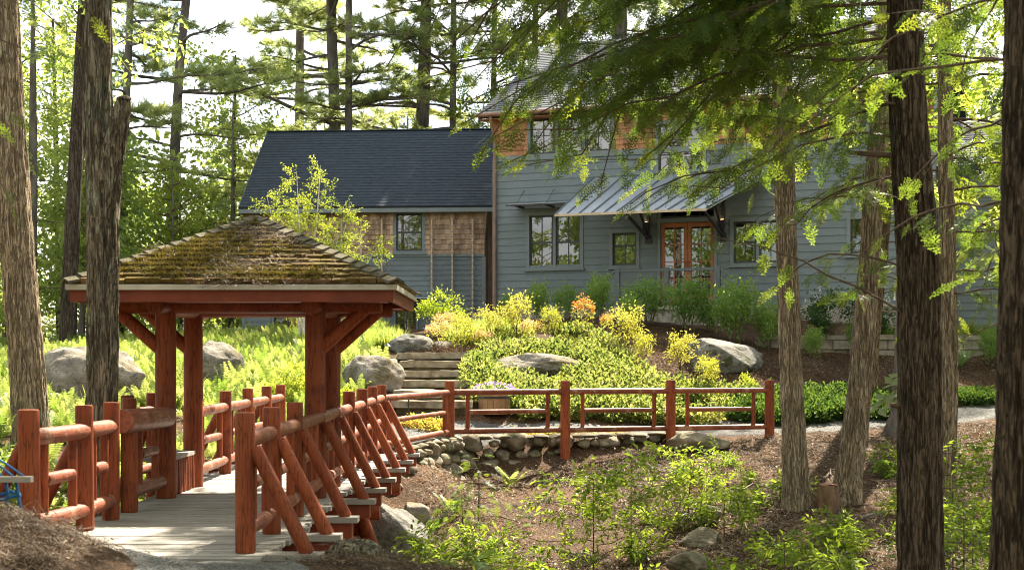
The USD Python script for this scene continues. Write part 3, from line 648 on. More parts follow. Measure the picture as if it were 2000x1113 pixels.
def on_slope(sl, n, seed, pred, bottom=True):
    A, along, upv, nrm, W, SL, ap_t = sl
    r = np.random.default_rng(seed); out = []
    R = np.stack([along, upv, nrm], 1)
    while len(out) < n:
        row = r.integers(0, NROW); s = (row + (abs(r.normal()) * .22 if bottom else r.uniform(0, 1))) / NROW
        t = r.uniform(0, W)
        if s > .97 or s < .02 or t < ap_t * s + .1 or t > W - (W - ap_t) * s - .1: continue
        if r.uniform() > pred(t, s): continue
        out.append(A + along * t + upv * s * SL + nrm * (0.016 + 0.040 * (1 - (s * NROW) % 1)))
    spin = rotz(r.uniform(0, 6.28, n))
    return np.array(out), np.einsum('ij,njk->nik', R, spin)
pat = lambda t, s: float(np.clip(2.2 * (noise(np.array([[t * 1.6, s * 4.0, 0.0]]), 4)[0] - 0.25), 0, 1))
p_, r_ = on_slope(front, 3400, 5, pat)
scatter(fresh(roof, 'moss'), [('tuft', tuft(9, 0.035, 0.006, 1), 'moss_tuft'), ('tuft', tuft(9, 0.03, 0.006, 2), 'moss_tuft')], p_, r_, np.random.default_rng(6).uniform(.6, 1.5, len(p_)), loc=pv.loc)
pat2 = lambda t, s: float(np.clip(3.0 * (noise(np.array([[t * 1.1 + 9, s * 2.5, 0.0]]), 8)[0] - 0.40), 0.03, 1))
p_, r_ = on_slope(front, 420, 8, pat2, bottom=False)
scatter(fresh(roof, 'needle_drift'), [('needles', needles(14, 0.06, 0.0028, 0.07, 3), 'needle_litter'), ('needles', needles(14, 0.05, 0.0028, 0.06, 4), 'dead_twig')], p_, r_, np.random.default_rng(9).uniform(.7, 1.5, len(p_)), np.random.default_rng(2).choice([0, 0, 0, 1], len(p_)), loc=pv.loc)

# benches between the pavilion posts
bn = Thing('bench', 'grey plank bench on red split logs between the two left pavilion posts', 'bench', (-3.95, 16.1, 0))
for k in range(3):
    bn.add('seat_board', box(-4.28 + k * .16, -4.13 + k * .16, 15.42, 16.72, 0.40, 0.445), 'grey_wood')
for k in range(11):
    yy = 15.52 + k * 0.112
    bn.add('split_log', log((-3.86 + .01 * (k % 2), yy, 0.0), (-3.86, yy, 0.40), 0.052, seed=400 + k, n=8, rough=0.12), 'red_log', smooth=40)

# ------------------------------------------------------------------ log fence along the path
FP = [(-1.2, 26.6, -0.95), (1.05, 27.25, -0.75), (3.2, 27.85, -0.55), (5.3, 28.45, -0.35)]
fe = Thing('log_fence', 'red log fence with three rails per bay along the gravel path above the stone wall', 'fence', (2.0, 27.5, 0))
for k, (x, yy, zb) in enumerate(FP):
    zz = min(zb, float(height(x, yy)) - 0.15)
    fe.add('post', log((x, yy, zz), (x, yy, 1.11), 0.10, 0.095, seed=500 + k, n=16, rough=0.04, seg=18), 'red_log', smooth=40)
pts = [(XR, 22.6)] + [(a, b) for a, b, c in FP]
for k in range(4):
    railing_bay(fe, pts[k], pts[k + 1], r=0.095, top=0.895, mid=0.515, bot=0.145, rr=0.056, seed=520 + 10 * k)
# ------------------------------------------------------------------ houses
class Facade:
    """wall plane: t runs along the wall to the right, z up, o outwards"""
    def __init__(s, p0, ang, k=1.07):
        s.k = k
        s.p = np.array([*p0, 0.0]); s.a = np.array([math.cos(ang), -math.sin(ang), 0]); s.n = np.array([-math.sin(ang), -math.cos(ang), 0])
    def pt(s, t, z, o=0.0):
        return (s.p + s.a * t + s.n * o + np.array([0, 0, z - EYE])) * s.k + np.array([0, 0, EYE])
    def box(s, t0, t1, z0, z1, o0, o1):
        return hexa([s.pt(t, z, o) for z in (z0, z1) for o in (o1, o0) for t in (t0, t1)])
    def wedge(s, t0, t1, z0, z1, ob, ot, back=0.002):
        """board or shingle: thick at the bottom (ob), thin at the top (ot)"""
        return hexa([s.pt(t0, z0, ob), s.pt(t1, z0, ob), s.pt(t0, z0, back), s.pt(t1, z0, back), s.pt(t0, z1, ot), s.pt(t1, z1, ot), s.pt(t0, z1, back), s.pt(t1, z1, back)])

def wall_with_holes(fc, t0, t1, z0, z1, holes, th=0.18):
    ts = sorted({t0, t1, *[h[0] for h in holes], *[h[1] for h in holes]}); zs = sorted({z0, z1, *[h[2] for h in holes], *[h[3] for h in holes]})
    ts = [t for t in ts if t0 <= t <= t1]; zs = [z for z in zs if z0 <= z <= z1]
    out = []
    for a, b in zip(ts[:-1], ts[1:]):
        run = None
        for c, d in zip(zs[:-1], zs[1:]):
            tm, zm = (a + b) / 2, (c + d) / 2
            if not any(h[0] < tm < h[1] and h[2] < zm < h[3] for h in holes):
                out.append(fc.box(a, b, c, d, -th, 0))
    return join(*out)

def spans(t0, t1, zlo, zhi, holes, pad=0.0):
    cuts = sorted((h[0] - pad, h[1] + pad) for h in holes if min(zhi, h[3]) - max(zlo, h[2]) > 0.45 * (zhi - zlo))
    out, at = [], t0
    for a, b in cuts:
        if a > at: out.append((at, min(a, t1)))
        at = max(at, b)
    if at < t1: out.append((at, t1))
    return [(a, b) for a, b in out if b - a > 0.02]

def lap_siding(T, wall, fc, t0, t1, z0, z1, holes, exp=0.205, maxlen=99, mat='siding', rs=np.random.default_rng(3)):
    z = z0
    while z < z1 - 0.05:
        zt = min(z + exp + 0.02, z1)
        for a, b in spans(t0, t1, z, z + exp, holes):
            T.add('siding_board', fc.wedge(a, b, z, zt, 0.026, 0.008), mat, under=wall)
        z += exp

def shake_wall(T, wall, fc, t0, t1, z0, z1, holes, exp=0.165, mat='cedar', left=300, seed=1, zone=None):
    r = np.random.default_rng(seed); rest = []; z = z0; items = []
    while z < z1 - 0.03:
        for a, b in spans(t0, t1, z, z + exp, holes):
            t = a
            while t < b - 0.005:
                w = min(r.choice([0.09, 0.12, 0.15, 0.19]) + r.uniform(-.015, .015), b - t)
                if b - t - w < 0.05: w = b - t
                e = r.uniform(-0.008, 0.008)
                items.append((t, fc.wedge(t + .002, t + w - .003, z + e, min(z + exp * 1.3, z1 + .01), 0.042 + r.uniform(-.010, .012), 0.006)))
                t += w
        z += exp
    items.sort(key=lambda q: zone(q[0]) if zone else q[0])
    for k, (t, m) in enumerate(items):
        if k < left: T.add('shake', m, mat, under=wall)
        else: rest.append(m)
    if rest: T.add('shake_field', join(*rest), mat, under=wall, kind='stuff')

def window(T, fc, t0, t1, z0, z1, cols=2, rows=2, trim='trim', sash='dark_trim', tw=0.10, name='window', units=1, sill=True, rail=None, label=None):
    """outer casing, sash, recessed pane with muntins and a projecting sill; hole is t0..t1, z0..z1"""
    cas = join(fc.box(t0 - tw, t0, z0, z1, -0.06, 0.042), fc.box(t1, t1 + tw, z0, z1, -0.06, 0.042), fc.box(t0 - tw, t1 + tw, z1, z1 + tw, -0.06, 0.045), fc.box(t0 - tw, t1 + tw, z0 - tw * .7, z0, -0.06, 0.044))
    w = T.add(name, cas, trim, label=label)
    if sill:
        T.add('sill', fc.box(t0 - tw - .04, t1 + tw + .04, z0 - tw * .7 - 0.045, z0 - tw * .7, -0.03, 0.085), trim, under=w)
    W = (t1 - t0) / units
    for k in range(units):
        a, b = t0 + k * W, t0 + (k + 1) * W
        if k:
            T.add('mullion', fc.box(a - .04, a + .04, z0, z1, -0.06, 0.034), trim, under=w)
        a += 0.04 * (k > 0); b -= 0.04 * (k < units - 1)
        sw = 0.05
        T.add('sash', join(fc.box(a, a + sw, z0, z1, -0.075, -0.02), fc.box(b - sw, b, z0, z1, -0.075, -0.02), fc.box(a + sw, b - sw, z0, z0 + sw, -0.075, -0.021), fc.box(a + sw, b - sw, z1 - sw, z1, -0.075, -0.021)), sash, under=w)
        A, B, C, D = a + sw, b - sw, z0 + sw, z1 - sw
        g = [fc.pt(A, C, -0.05), fc.pt(B, C, -0.05), fc.pt(B, D, -0.05), fc.pt(A, D, -0.05)]
        T.add('pane', (np.array(g), np.array([[0, 1, 2], [0, 2, 3]])), 'glass', under=w)
        for c in range(1, cols):
            t = A + (B - A) * c / cols
            T.add('muntin', fc.box(t - .011, t + .011, C, D, -0.049, -0.03), sash, under=w)
        for r_ in range(1, rows):
            z = C + (D - C) * (r_ / rows if rail is None else rail)
            hw = .011 if rail is None else .03
            T.add('muntin', fc.box(A, B, z - hw, z + hw, -0.048, -0.028), sash, under=w)
    return w

# ---- main house
MF = Facade((-0.52, 40.0), math.radians(21))
HLEN, HDEP, HB, HEAVE = 12.2, 9.0, 2.95, 8.62
hs = Thing('main_house', 'large blue grey house with cedar shakes above, dark roof, metal canopy and red wood doors', 'house', MF.pt(0, 2.6))
holes = [(1.13, 3.53, 7.37, 8.42), (4.90, 6.15, 6.72, 8.0), (1.10, 2.62, 4.15, 5.62), (3.58, 4.26, 4.14, 5.04), (4.96, 6.47, 3.0, 5.28), (4.96, 6.47, 5.40, 5.68), (7.0, 8.3, 4.12, 5.24), (9.65, 10.5, 7.3, 8.2), (10.1, 10.7, 4.3, 5.2)]
BAND = 7.27
wall = hs.add('wall', wall_with_holes(MF, 0, HLEN, 2.3, HEAVE, holes), 'siding')
lap_siding(hs, wall, MF, 0.10, HLEN - .1, HB, BAND - .06, [(h[0] - .08, h[1] + .08, h[2] - .06, h[3] + .08) for h in holes])
shake_wall(hs, wall, MF, 0.0, HLEN, BAND + .09, HEAVE, [(h[0] - .08, h[1] + .08, h[2] - .1, h[3] + .08) for h in holes], exp=0.15, mat='cedar_red', seed=2, left=290)
hs.add('band_board', MF.box(-.02, HLEN, BAND - .06, BAND + .09, 0.0, 0.05), 'trim', under=wall)
hs.add('corner_board', join(MF.box(-.035, 0.10, HB, BAND - .06, 0.0, 0.036), MF.box(-.035, -.002, HB, BAND - .06, -0.1, 0.0)), 'trim', under=wall)
hs.add('corner_board', MF.box(HLEN - .1, HLEN + .03, HB, BAND - .06, -0.1, 0.036), 'trim', under=wall)
# left side wall, back and right walls, floor and ceiling keep the inside dark
hs.add('side_wall', MF.box(0, .18, 2.3, HEAVE, -HDEP, -.18), 'siding')
hs.add('side_wall', MF.box(HLEN - .18, HLEN, 2.3, HEAVE, -HDEP, -.18), 'siding')
hs.add('back_wall', MF.box(.18, HLEN - .18, 2.3, HEAVE, -HDEP, -HDEP + .2), 'siding')
hs.add('floor_slab', join(MF.box(.18, HLEN - .18, 2.8, 3.0, -HDEP + .2, -.18), MF.box(.18, HLEN - .18, 6.2, 6.5, -HDEP + .2, -.18), MF.box(.18, HLEN - .18, HEAVE - .1, HEAVE, -HDEP + .2, -.18)), 'interior')
hs.add('partition', join(MF.box(.2, HLEN - .2, 3.0, 6.2, -3.6, -3.5), MF.box(.2, HLEN - .2, 6.5, HEAVE - .1, -3.6, -3.5)), 'interior')
hs.add('foundation', MF.box(0.05, HLEN, 1.6, HB, 0.0, 0.03), 'cut_stone')
sr = np.random.default_rng(9)
shk = []
z = BAND
sf = Facade(MF.pt(0, 0, -HDEP)[:2] / 1.07, math.radians(21 + 90))
while z < HEAVE:
    t = 0
    while t < HDEP:
        w = sr.uniform(.1, .2); shk.append(sf.wedge(t, min(t + w - .004, HDEP), z, z + .2, 0.03, .006)); t += w
    z += .15
hs.add('side_shakes', join(*shk), 'cedar_red', kind='stuff')

def roof_slab(T, fc, t0, t1, o_eave, z_eave, run, rise, exp=0.19, mat='roof_slate', th=0.16, name='roof', seed=0, chip=0.33):
    """sawtooth courses of shingles on a slab; o_eave is how far the eave stands out, run goes inwards"""
    n = int(math.hypot(run, rise) / exp); out = []
    r = np.random.default_rng(seed)
    u = np.array([-run, rise]); u = u / np.linalg.norm(u); nn = np.array([u[1], -u[0]])
    P = lambda t, s, h: fc.pt(t, z_eave + rise * s + nn[1] * h, o_eave - run * s + nn[0] * h)
    for k in range(n):
        s0, s1 = k / n, (k + 1) / n
        t = t0
        while t < t1 - .01:
            w = min(r.uniform(chip * .8, chip * 1.2), t1 - t)
            h = 0.016 + r.uniform(-.002, .004)
            out.append((np.array([P(t, s0, -.01), P(t + w - .003, s0, -.01), P(t + w - .003, s0, h), P(t, s0, h), P(t + w - .003, s1, 0.003), P(t, s1, 0.003)]), np.array([[0, 1, 2], [0, 2, 3], [3, 2, 4], [3, 4, 5]])))
            t += w
    slab = hexa([P(t, s, h) for h in (-th, -.004) for s in (0, 1) for t in (t0, t1)])
    rp = T.add(name, slab, 'dark_trim')
    T.add('shingle_courses', join(*out), mat, under=rp, kind='stuff')
    return rp, P
RUN, RISE = 6.0, 3.25
mroof, MP = roof_slab(hs, MF, -.34, HLEN + .3, 0.38, HEAVE - .05, RUN, RISE, seed=4)
hs.add('roof', hexa([MF.pt(t, z, o) for (z, o) in ((HEAVE - .2, -HDEP - 2.6), (HEAVE - .2 + RISE, .38 - RUN), (HEAVE - .05, -HDEP - 2.6), (HEAVE - .05 + RISE, .379 - RUN)) for t in (-.34, HLEN + .3)]), 'roof_slate')
gab = [MF.pt(0.02, HEAVE, 0), MF.pt(0.02, HEAVE, -HDEP), MF.pt(0.02, HEAVE + RISE - .35, .3 - RUN)]
hs.add('gable_wall', (np.array(gab + [g + MF.a * .12 for g in gab]), np.array([[0, 1, 2], [3, 5, 4], [0, 3, 4], [0, 4, 1], [1, 4, 5], [1, 5, 2], [2, 5, 3], [2, 3, 0]])), 'cedar_red')
hs.add('rake_board', hexa([P_ for P_ in [MP(t, s, h) for h in (-.24, -.02) for s in (0, 1) for t in (-.37, -.342)]]), 'trim', under=mroof)
hs.add('soffit', MF.box(-.3, HLEN, HEAVE - .23, HEAVE - .21, 0.0, 0.36), 'cedar_red')
gut = tube([MF.pt(-.36, HEAVE - .11, 0.44), MF.pt(HLEN + .3, HEAVE - .11, 0.44)], 0.07, 10)
hs.add('gutter', gut, 'copper', smooth=40)
hs.add('downspout', tube([MF.pt(.06, HEAVE - .16, .42), MF.pt(.06, HEAVE - .3, .40), MF.pt(.06, HEAVE - .75, 0.11), MF.pt(.06, HEAVE - .95, .09), MF.pt(.06, HB - .1, .09)], 0.048, 10), 'copper', smooth=60)
# second eave over the upper right part, hidden behind the hemlocks
window(hs, MF, *holes[0], cols=2, rows=2, units=3, sill=False)
window(hs, MF, *holes[1], cols=2, rows=3, units=1, sill=False)
window(hs, MF, *holes[2], cols=2, rows=2, units=2, rail=0.47)
window(hs, MF, *holes[3], cols=2, rows=2, rail=0.62)
window(hs, MF, *holes[6], cols=2, rows=2, units=2, rail=0.5)
window(hs, MF, *holes[7], cols=2, rows=2, sill=False)
window(hs, MF, *holes[8], cols=1, rows=2)
window(hs, MF, *holes[5], cols=4, rows=1, sill=False, tw=.06, label='transom window over the double doors')
dr = hs.add('door_frame', join(MF.box(4.88, 4.96, 3.0, 5.40, -.08, .046), MF.box(6.47, 6.55, 3.0, 5.40, -.08, .046), MF.box(4.96, 6.47, 5.28, 5.40, -.08, .047)), 'trim')
for k in range(2):
    a, b = (4.965, 5.71) if k == 0 else (5.72, 6.465)
    d_ = hs.add('door', join(MF.box(a, a + .105, 3.02, 5.275, -.075, -.02), MF.box(b - .105, b, 3.02, 5.275, -.075, -.02), MF.box(a + .105, b - .105, 3.02, 3.25, -.075, -.021), MF.box(a + .105, b - .105, 5.15, 5.275, -.075, -.021)), 'door_wood')
    A, B, C, D = a + .105, b - .105, 3.25, 5.15
    hs.add('pane', (np.array([MF.pt(A, C, -.05), MF.pt(B, C, -.05), MF.pt(B, D, -.05), MF.pt(A, D, -.05)]), np.array([[0, 1, 2], [0, 2, 3]])), 'glass', under=d_)
    for c in range(1, 2):
        t = A + (B - A) / 2
        hs.add('muntin', MF.box(t - .013, t + .013, C, D, -.049, -.028), 'door_wood', under=d_)
    for q in range(1, 4):
        z = C + (D - C) * q / 4
        hs.add('muntin', MF.box(A, B, z - .013, z + .013, -.048, -.027), 'door_wood', under=d_)
    hx = 5.66 if k == 0 else 5.77
    hs.add('handle', tube([MF.pt(hx, 3.95, -.02), MF.pt(hx, 3.95, .05), MF.pt(hx, 4.2, .05), MF.pt(hx, 4.2, -.02)], .013, 6), 'steel_dark', under=d_)
# standing seam canopy; its right end is cut on a slant
ca, cb = MF.pt(3.03, 6.62, 0.02), MF.pt(8.15, 6.60, 0.02)
ce0, ce1 = MF.pt(2.66, 5.37, 2.3), MF.pt(6.78, 5.37, 2.3)
nrm_ = np.cross(ce1 - ce0, ca - ce0); nrm_ /= np.linalg.norm(nrm_)
if nrm_[2] < 0: nrm_ = -nrm_
can = hs.add('canopy', hexa([ce0 - nrm_ * .03, ce1 - nrm_ * .03, ca - nrm_ * .03, cb - nrm_ * .03, ce0, ce1, ca, cb]), 'zinc')
NR = 12
for k in range(NR + 1):
    f_ = k / NR
    lo = ce0 + (ce1 - ce0) * f_; hi = ca + (cb - ca) * f_
    if k in (0, NR):
        lo = lo + (0.015 if k == 0 else -.015) * MF.a; hi = hi + (0.015 if k == 0 else -.015) * MF.a
    hs.add('seam', beam(lo + nrm_ * .02, hi + nrm_ * .02, 0.022, 0.04, up=nrm_), 'seam', under=can)
hs.add('canopy_edge', beam(ce0 - nrm_ * .015 - MF.n * -.012, ce1 - nrm_ * .015 - MF.n * -.012, 0.02, 0.07), 'trellis_wood', under=can)
for k in range(5):
    f_ = (k + .5) / 5
    hs.add('purlin', beam(ce0 * (1 - f_) + ca * f_ - nrm_ * .075 + MF.a * .06, ce1 * (1 - f_) + cb * f_ - nrm_ * .075 - MF.a * .06, .06, .08, up=nrm_), 'steel_dark', under=can)
for k, t in enumerate((4.62, 6.72)):
    bk = hs.add('bracket', join(MF.box(t - .09, t + .09, 4.72, 4.95, 0.028, .07), MF.box(t - .035, t + .035, 4.95, 6.0, 0.028, .09)), 'steel_dark')
    hs.add('strut', beam(MF.pt(t, 4.86, .07), MF.pt(t - .15, 5.44, 1.9), .065, .065), 'steel_dark', under=bk)
    hs.add('strut', beam(MF.pt(t, 4.9, .07), MF.pt(t - .05, 5.86, 1.15), .06, .06), 'steel_dark', under=bk)
for t in (4.57, 6.70):
    lm = hs.add('wall_lamp', join(MF.box(t - .075, t + .075, 5.08, 5.30, .06, .2), MF.box(t - .04, t + .04, 5.13, 5.24, .026, .06)), 'steel_dark')
    hs.add('lens', MF.box(t - .05, t + .05, 5.3, 5.306, .085, .175), 'warm_lens', under=lm)
# flat steel and glass awning over the left window pair
aw = hs.add('awning', MF.box(.72, 2.72, 5.865, 5.885, .05, .80), 'frost_glass')
for t in (.95, 1.85, 2.6):
    hs.add('awning_arm', beam(MF.pt(t, 5.84, .04), MF.pt(t, 5.84, .82), .04, .05), 'steel_dark', under=aw)
hs.add('awning_rail', beam(MF.pt(.70, 5.85, .82), MF.pt(2.74, 5.85, .82), .03, .05), 'steel_dark', under=aw)
for t in (.95, 1.85):
    hs.add('awning_hanger', tube([MF.pt(t, 5.88, .7), MF.pt(t, 6.35, .03)], .008, 6), 'steel_dark', under=aw)
# two small white vents at the far right
for t in (11.2, 11.55):
    vt_ = hs.add('vent', join(MF.box(t, t + .26, 3.05, 3.09, .026, .05), MF.box(t, t + .26, 3.26, 3.30, .026, .05), MF.box(t, t + .04, 3.09, 3.26, .026, .05), MF.box(t + .22, t + .26, 3.09, 3.26, .026, .05)), 'white_paint')
    for q in range(3):
        hs.add('vent_slat', MF.box(t + .04, t + .22, 3.11 + q * .05, 3.13 + q * .05, .026, .04), 'white_paint', under=vt_)

# ---- lower right annex, deep in the shade
RF = Facade(MF.pt(HLEN + .02, 0, -1.3)[:2] / 1.07, math.radians(21))
rx = Thing('side_annex', 'dark grey sided annex of the house at far right, half hidden by hemlocks', 'house', RF.pt(0, 2.0))
rw_ = rx.add('wall', wall_with_holes(RF, 0, 9, 1.2, 6.6, [(1.2, 2.2, 6.2, 6.5)]), 'siding')
lap_siding(rx, rw_, RF, 0, 9, 2.0, 6.5, [])
rx.add('side_wall', join(RF.box(8.8, 9, 1.2, 6.6, -6, -.18), RF.box(0, 9, 1.2, 6.6, -6.2, -6)), 'siding')
roof_slab(rx, RF, -.02, 9.4, .4, 6.6, 3.4, 1.7, seed=6, chip=.6)

# ---- left wing
WF = Facade((-8.56, 44.0), math.radians(4))
wg = Thing('house_wing', 'low house wing with steep dark slate roof and weathered cedar shakes, left of main house', 'house', WF.pt(0, 2.0))
WL, WTRIM, WEAVE = 7.72, 4.79, 6.33
wh = [(4.92, 5.74, 4.93, 6.10), (1.0, 1.9, 1.9, 3.15), (4.9, 5.55, 1.7, 3.2)]
ww = wg.add('wall', wall_with_holes(WF, 0, WL, 1.2, WEAVE, wh), 'siding')
pad = [(h[0] - .09, h[1] + .09, h[2] - .08, h[3] + .08) for h in wh]
lap_siding(wg, ww, WF, 0.0, WL, 1.6, WTRIM - .05, pad, exp=0.16)
shake_wall(wg, ww, WF, 0.0, WL, WTRIM + .03, WEAVE, pad, exp=0.158, mat='cedar', seed=5, left=300, zone=lambda t: -t)
wg.add('band_board', WF.box(-.02, WL, WTRIM - .05, WTRIM + .03, 0, .05), 'trim', under=ww)
wg.add('corner_board', WF.box(-.03, .08, 1.6, WTRIM - .05, -.1, .034), 'trim', under=ww)
wg.add('corner_board', WF.box(WL - .08, WL + .03, 1.6, WTRIM - .05, -.1, .034), 'trim', under=ww)
window(wg, WF, *wh[0], cols=1, rows=2, rail=.5, tw=.1)
window(wg, WF, *wh[1], cols=2, rows=2, tw=.07)
window(wg, WF, *wh[2], cols=2, rows=3, tw=.07)
wg.add('side_wall', WF.box(0, .18, 1.2, WEAVE, -7, -.18), 'siding')
wg.add('side_wall', WF.box(WL - .18, WL, 1.2, WEAVE, -7, -.18), 'cedar')
wg.add('back_wall', WF.box(.18, WL - .18, 1.2, WEAVE, -7, -6.8), 'siding')
wg.add('floor_slab', join(WF.box(.18, WL - .18, 1.4, 1.5, -6.8, -.18), WF.box(.18, WL - .18, 4.0, 4.2, -6.8, -.18), WF.box(.18, WL - .18, WEAVE - .1, WEAVE, -6.8, -.18)), 'interior')
wg.add('partition', WF.box(.18, WL - .18, 1.5, 4.0, -3.2, -3.1), 'interior')
WRUN, WRISE = 3.7, 2.98
wroof, WP = roof_slab(wg, WF, -.05, WL + .32, .34, WEAVE - .02, WRUN, WRISE, exp=0.165, seed=7)
wg.add('roof', hexa([WF.pt(t, z, o) for (z, o) in ((WEAVE - .2, -7.4), (WEAVE - .2 + WRISE, .34 - WRUN), (WEAVE - .02, -7.4), (WEAVE - .02 + WRISE, .339 - WRUN)) for t in (-.05, WL + .3)]), 'roof_slate')
gab = [WF.pt(0.02, WEAVE, 0), WF.pt(0.02, WEAVE, -7), WF.pt(0.02, WEAVE + WRISE - .3, .3 - WRUN)]
for dt in (0, WL - .16):
    g2 = [g + WF.a * dt for g in gab]
    wg.add('gable_wall', (np.array(g2 + [g + WF.a * .12 for g in g2]), np.array([[0, 1, 2], [3, 5, 4], [0, 3, 4], [0, 4, 1], [1, 4, 5], [1, 5, 2], [2, 5, 3], [2, 3, 0]])), 'cedar')
wg.add('rake_board', hexa([WP(t, s, h) for h in (-.2, -.02) for s in (0, 1) for t in (-.08, -.052)]), 'trim', under=wroof)
wg.add('ridge_cap', beam(WP(-.05, 1, .01), WP(WL + .32, 1, .01), .2, .03), 'roof_slate', under=wroof)
wg.add('fascia', WF.box(-.05, WL + .3, WEAVE - .21, WEAVE - .08, .30, .33), 'trim', under=wroof)
wg.add('soffit', WF.box(-.1, WL, WEAVE - .22, WEAVE - .212, 0, .30), 'interior')
wg.add('link_wall', WF.box(WL, WL + 1.1, 1.2, 6.6, -1.3, -1.1), 'cedar')
wa = wg.add('awning', WF.box(4.6, 6.0, 3.40, 3.42, .03, .75), 'zinc')
wg.add('awning_arm', beam(WF.pt(4.7, 3.38, .03), WF.pt(4.7, 3.38, .72), .03, .04), 'steel_dark', under=wa)
wg.add('awning_arm', beam(WF.pt(5.9, 3.38, .03), WF.pt(5.9, 3.38, .72), .03, .04), 'steel_dark', under=wa)
def trellis(ts, z0, z1, wz, label):
    tr = Thing('trellis', label, 'trellis', WF.pt(ts[0], z0, .15))
    for t in ts:
        tr.add('upright', WF.box(t - .025, t + .025, z0, z1, .12, .165), 'trellis_wood')
    z = z0 + .25
    while z < wz:
        tr.add('wire', tube([WF.pt(ts[0] - .02, z, .17), WF.pt(ts[-1] + .02, z, .17)], .007, 5), 'wire'); z += .165
trellis([6.06, 6.71, 7.35], 2.3, 5.92, 5.8, 'tan trellis of three uprights on the wing wall, right of its upper window')
trellis([3.2, 3.82, 4.48], 2.3, 5.92, 4.7, 'tan trellis of three uprights behind the young birch')

# ---- porch with railing in front of the doors
pc = Thing('entry_porch', 'stone entry landing with steps below the red wood doors', 'porch', MF.pt(5.6, 2.4, 1.0))
for k, (a, b) in enumerate([(4.2, 5.15), (5.16, 6.1), (6.11, 7.05)]):
    pc.add('paving_slab', MF.box(a, b, 2.82, 2.93, .04, 1.95), 'cut_stone')
for k in range(8):
    for r_ in range(2):
        a = 4.2 + k * .36 + (r_ % 2) * .12
        pc.add('block', MF.box(a, min(a + .35, 7.05), 2.15 + r_ * .335, 2.475 + r_ * .335, 1.6, 1.9 + .01 * ((k + r_) % 3)), 'cut_stone')
for k in range(4):
    pc.add('step', MF.box(3.1 + k * .28, 4.19, 2.15 + k * .17 - .15, 2.15 + k * .17, .6, 1.9), 'cut_stone')
pr = Thing('porch_railing', 'grey porch railing with square wire mesh panels before the doors', 'railing', MF.pt(5.5, 2.93, 1.9))
zf = 2.93; zt = 3.90
posts = [4.28, 5.62, 6.98]
for t in posts:
    pr.add('post', MF.box(t - .06, t + .06, zf, zt + .03, 1.80, 1.92), 'rail_grey')
pr.add('post', MF.box(3.02, 3.12, 2.15, 3.02, 1.80, 1.9), 'rail_grey')
for a, b in zip(posts[:-1], posts[1:]):
    pr.add('top_rail', MF.box(a + .06, b - .06, zt - .07, zt, 1.81, 1.91), 'rail_grey'); pr.add('bottom_rail', MF.box(a + .06, b - .06, zf + .08, zf + .13, 1.83, 1.89), 'rail_grey')
    ms = []
    for t in np.arange(a + .1, b - .06, .075): ms.append(MF.box(t, t + .006, zf + .13, zt - .07, 1.855, 1.861))
    for z in np.arange(zf + .18, zt - .07, .075): ms.append(MF.box(a + .06, b - .06, z, z + .006, 1.861, 1.867))
    pr.add('mesh_panel', join(*ms), 'wire')
pr.add('top_rail', beam(MF.pt(3.0, 3.0, 1.86), MF.pt(4.22, zt - .03, 1.86), .09, .07), 'rail_grey')
pr.add('bottom_rail', beam(MF.pt(3.1, 2.3, 1.86), MF.pt(4.22, zf + .12, 1.86), .06, .05), 'rail_grey')
ms = []
for t in np.arange(3.16, 4.2, .075):
    f_ = (t - 3.0) / 1.22
    ms.append(MF.box(t, t + .006, 2.3 + f_ * .75, 3.0 + f_ * .85, 1.855, 1.861))
for q in np.arange(.05, .7, .075):
    ms.append(beam(MF.pt(3.1, 2.3 + q, 1.864), MF.pt(4.22, 3.05 + q * 1.1, 1.864), .006, .006))
pr.add('mesh_panel', join(*ms), 'wire')
pr.add('post', MF.box(7.9, 7.98, 2.5, 3.3, 1.8, 1.9), 'rail_grey')
pr.add('top_rail', beam(MF.pt(7.04, zt - .03, 1.86), MF.pt(7.95, 3.25, 1.86), .09, .07), 'rail_grey')
# ------------------------------------------------------------------ stone work
st = Thing('stone_steps', 'six broad rough stone steps climbing the bank from the bridge path', 'steps', (-1.75, 28.6, 0.4))
srng = np.random.default_rng(21)
for k in range(6):
    yy = 28.75 + k * 0.78; zt = 0.66 + k * 0.205; x0 = -2.55 + srng.uniform(-.08, .08) - (0.12 if k > 2 else 0); x1 = -0.85 + srng.uniform(-.1, .1) - (.2 if k == 5 else 0)
    for nm, dx, dy, th, z_, col in (('step', 0, 0, .15, zt - .075, 'step_stone'), ('riser', .1, .11, .15, zt - .215, 'wall_stone')):
        m = trimesh.creation.box([x1 - x0 - 2 * dx, 1.0, th]); m = m.subdivide().subdivide().subdivide()
        v = np.array(m.vertices); v += np.array([(x0 + x1) / 2, yy + .42 + dy, z_])
        n = np.stack([fbm(v * 2.1 + q * 9 + k, 4, 5 + q) - .5 for q in range(3)], 1)
        v += n * [0.2, 0.2, 0.085]
        st.add(nm, (v, np.array(m.faces)), col, smooth=35)

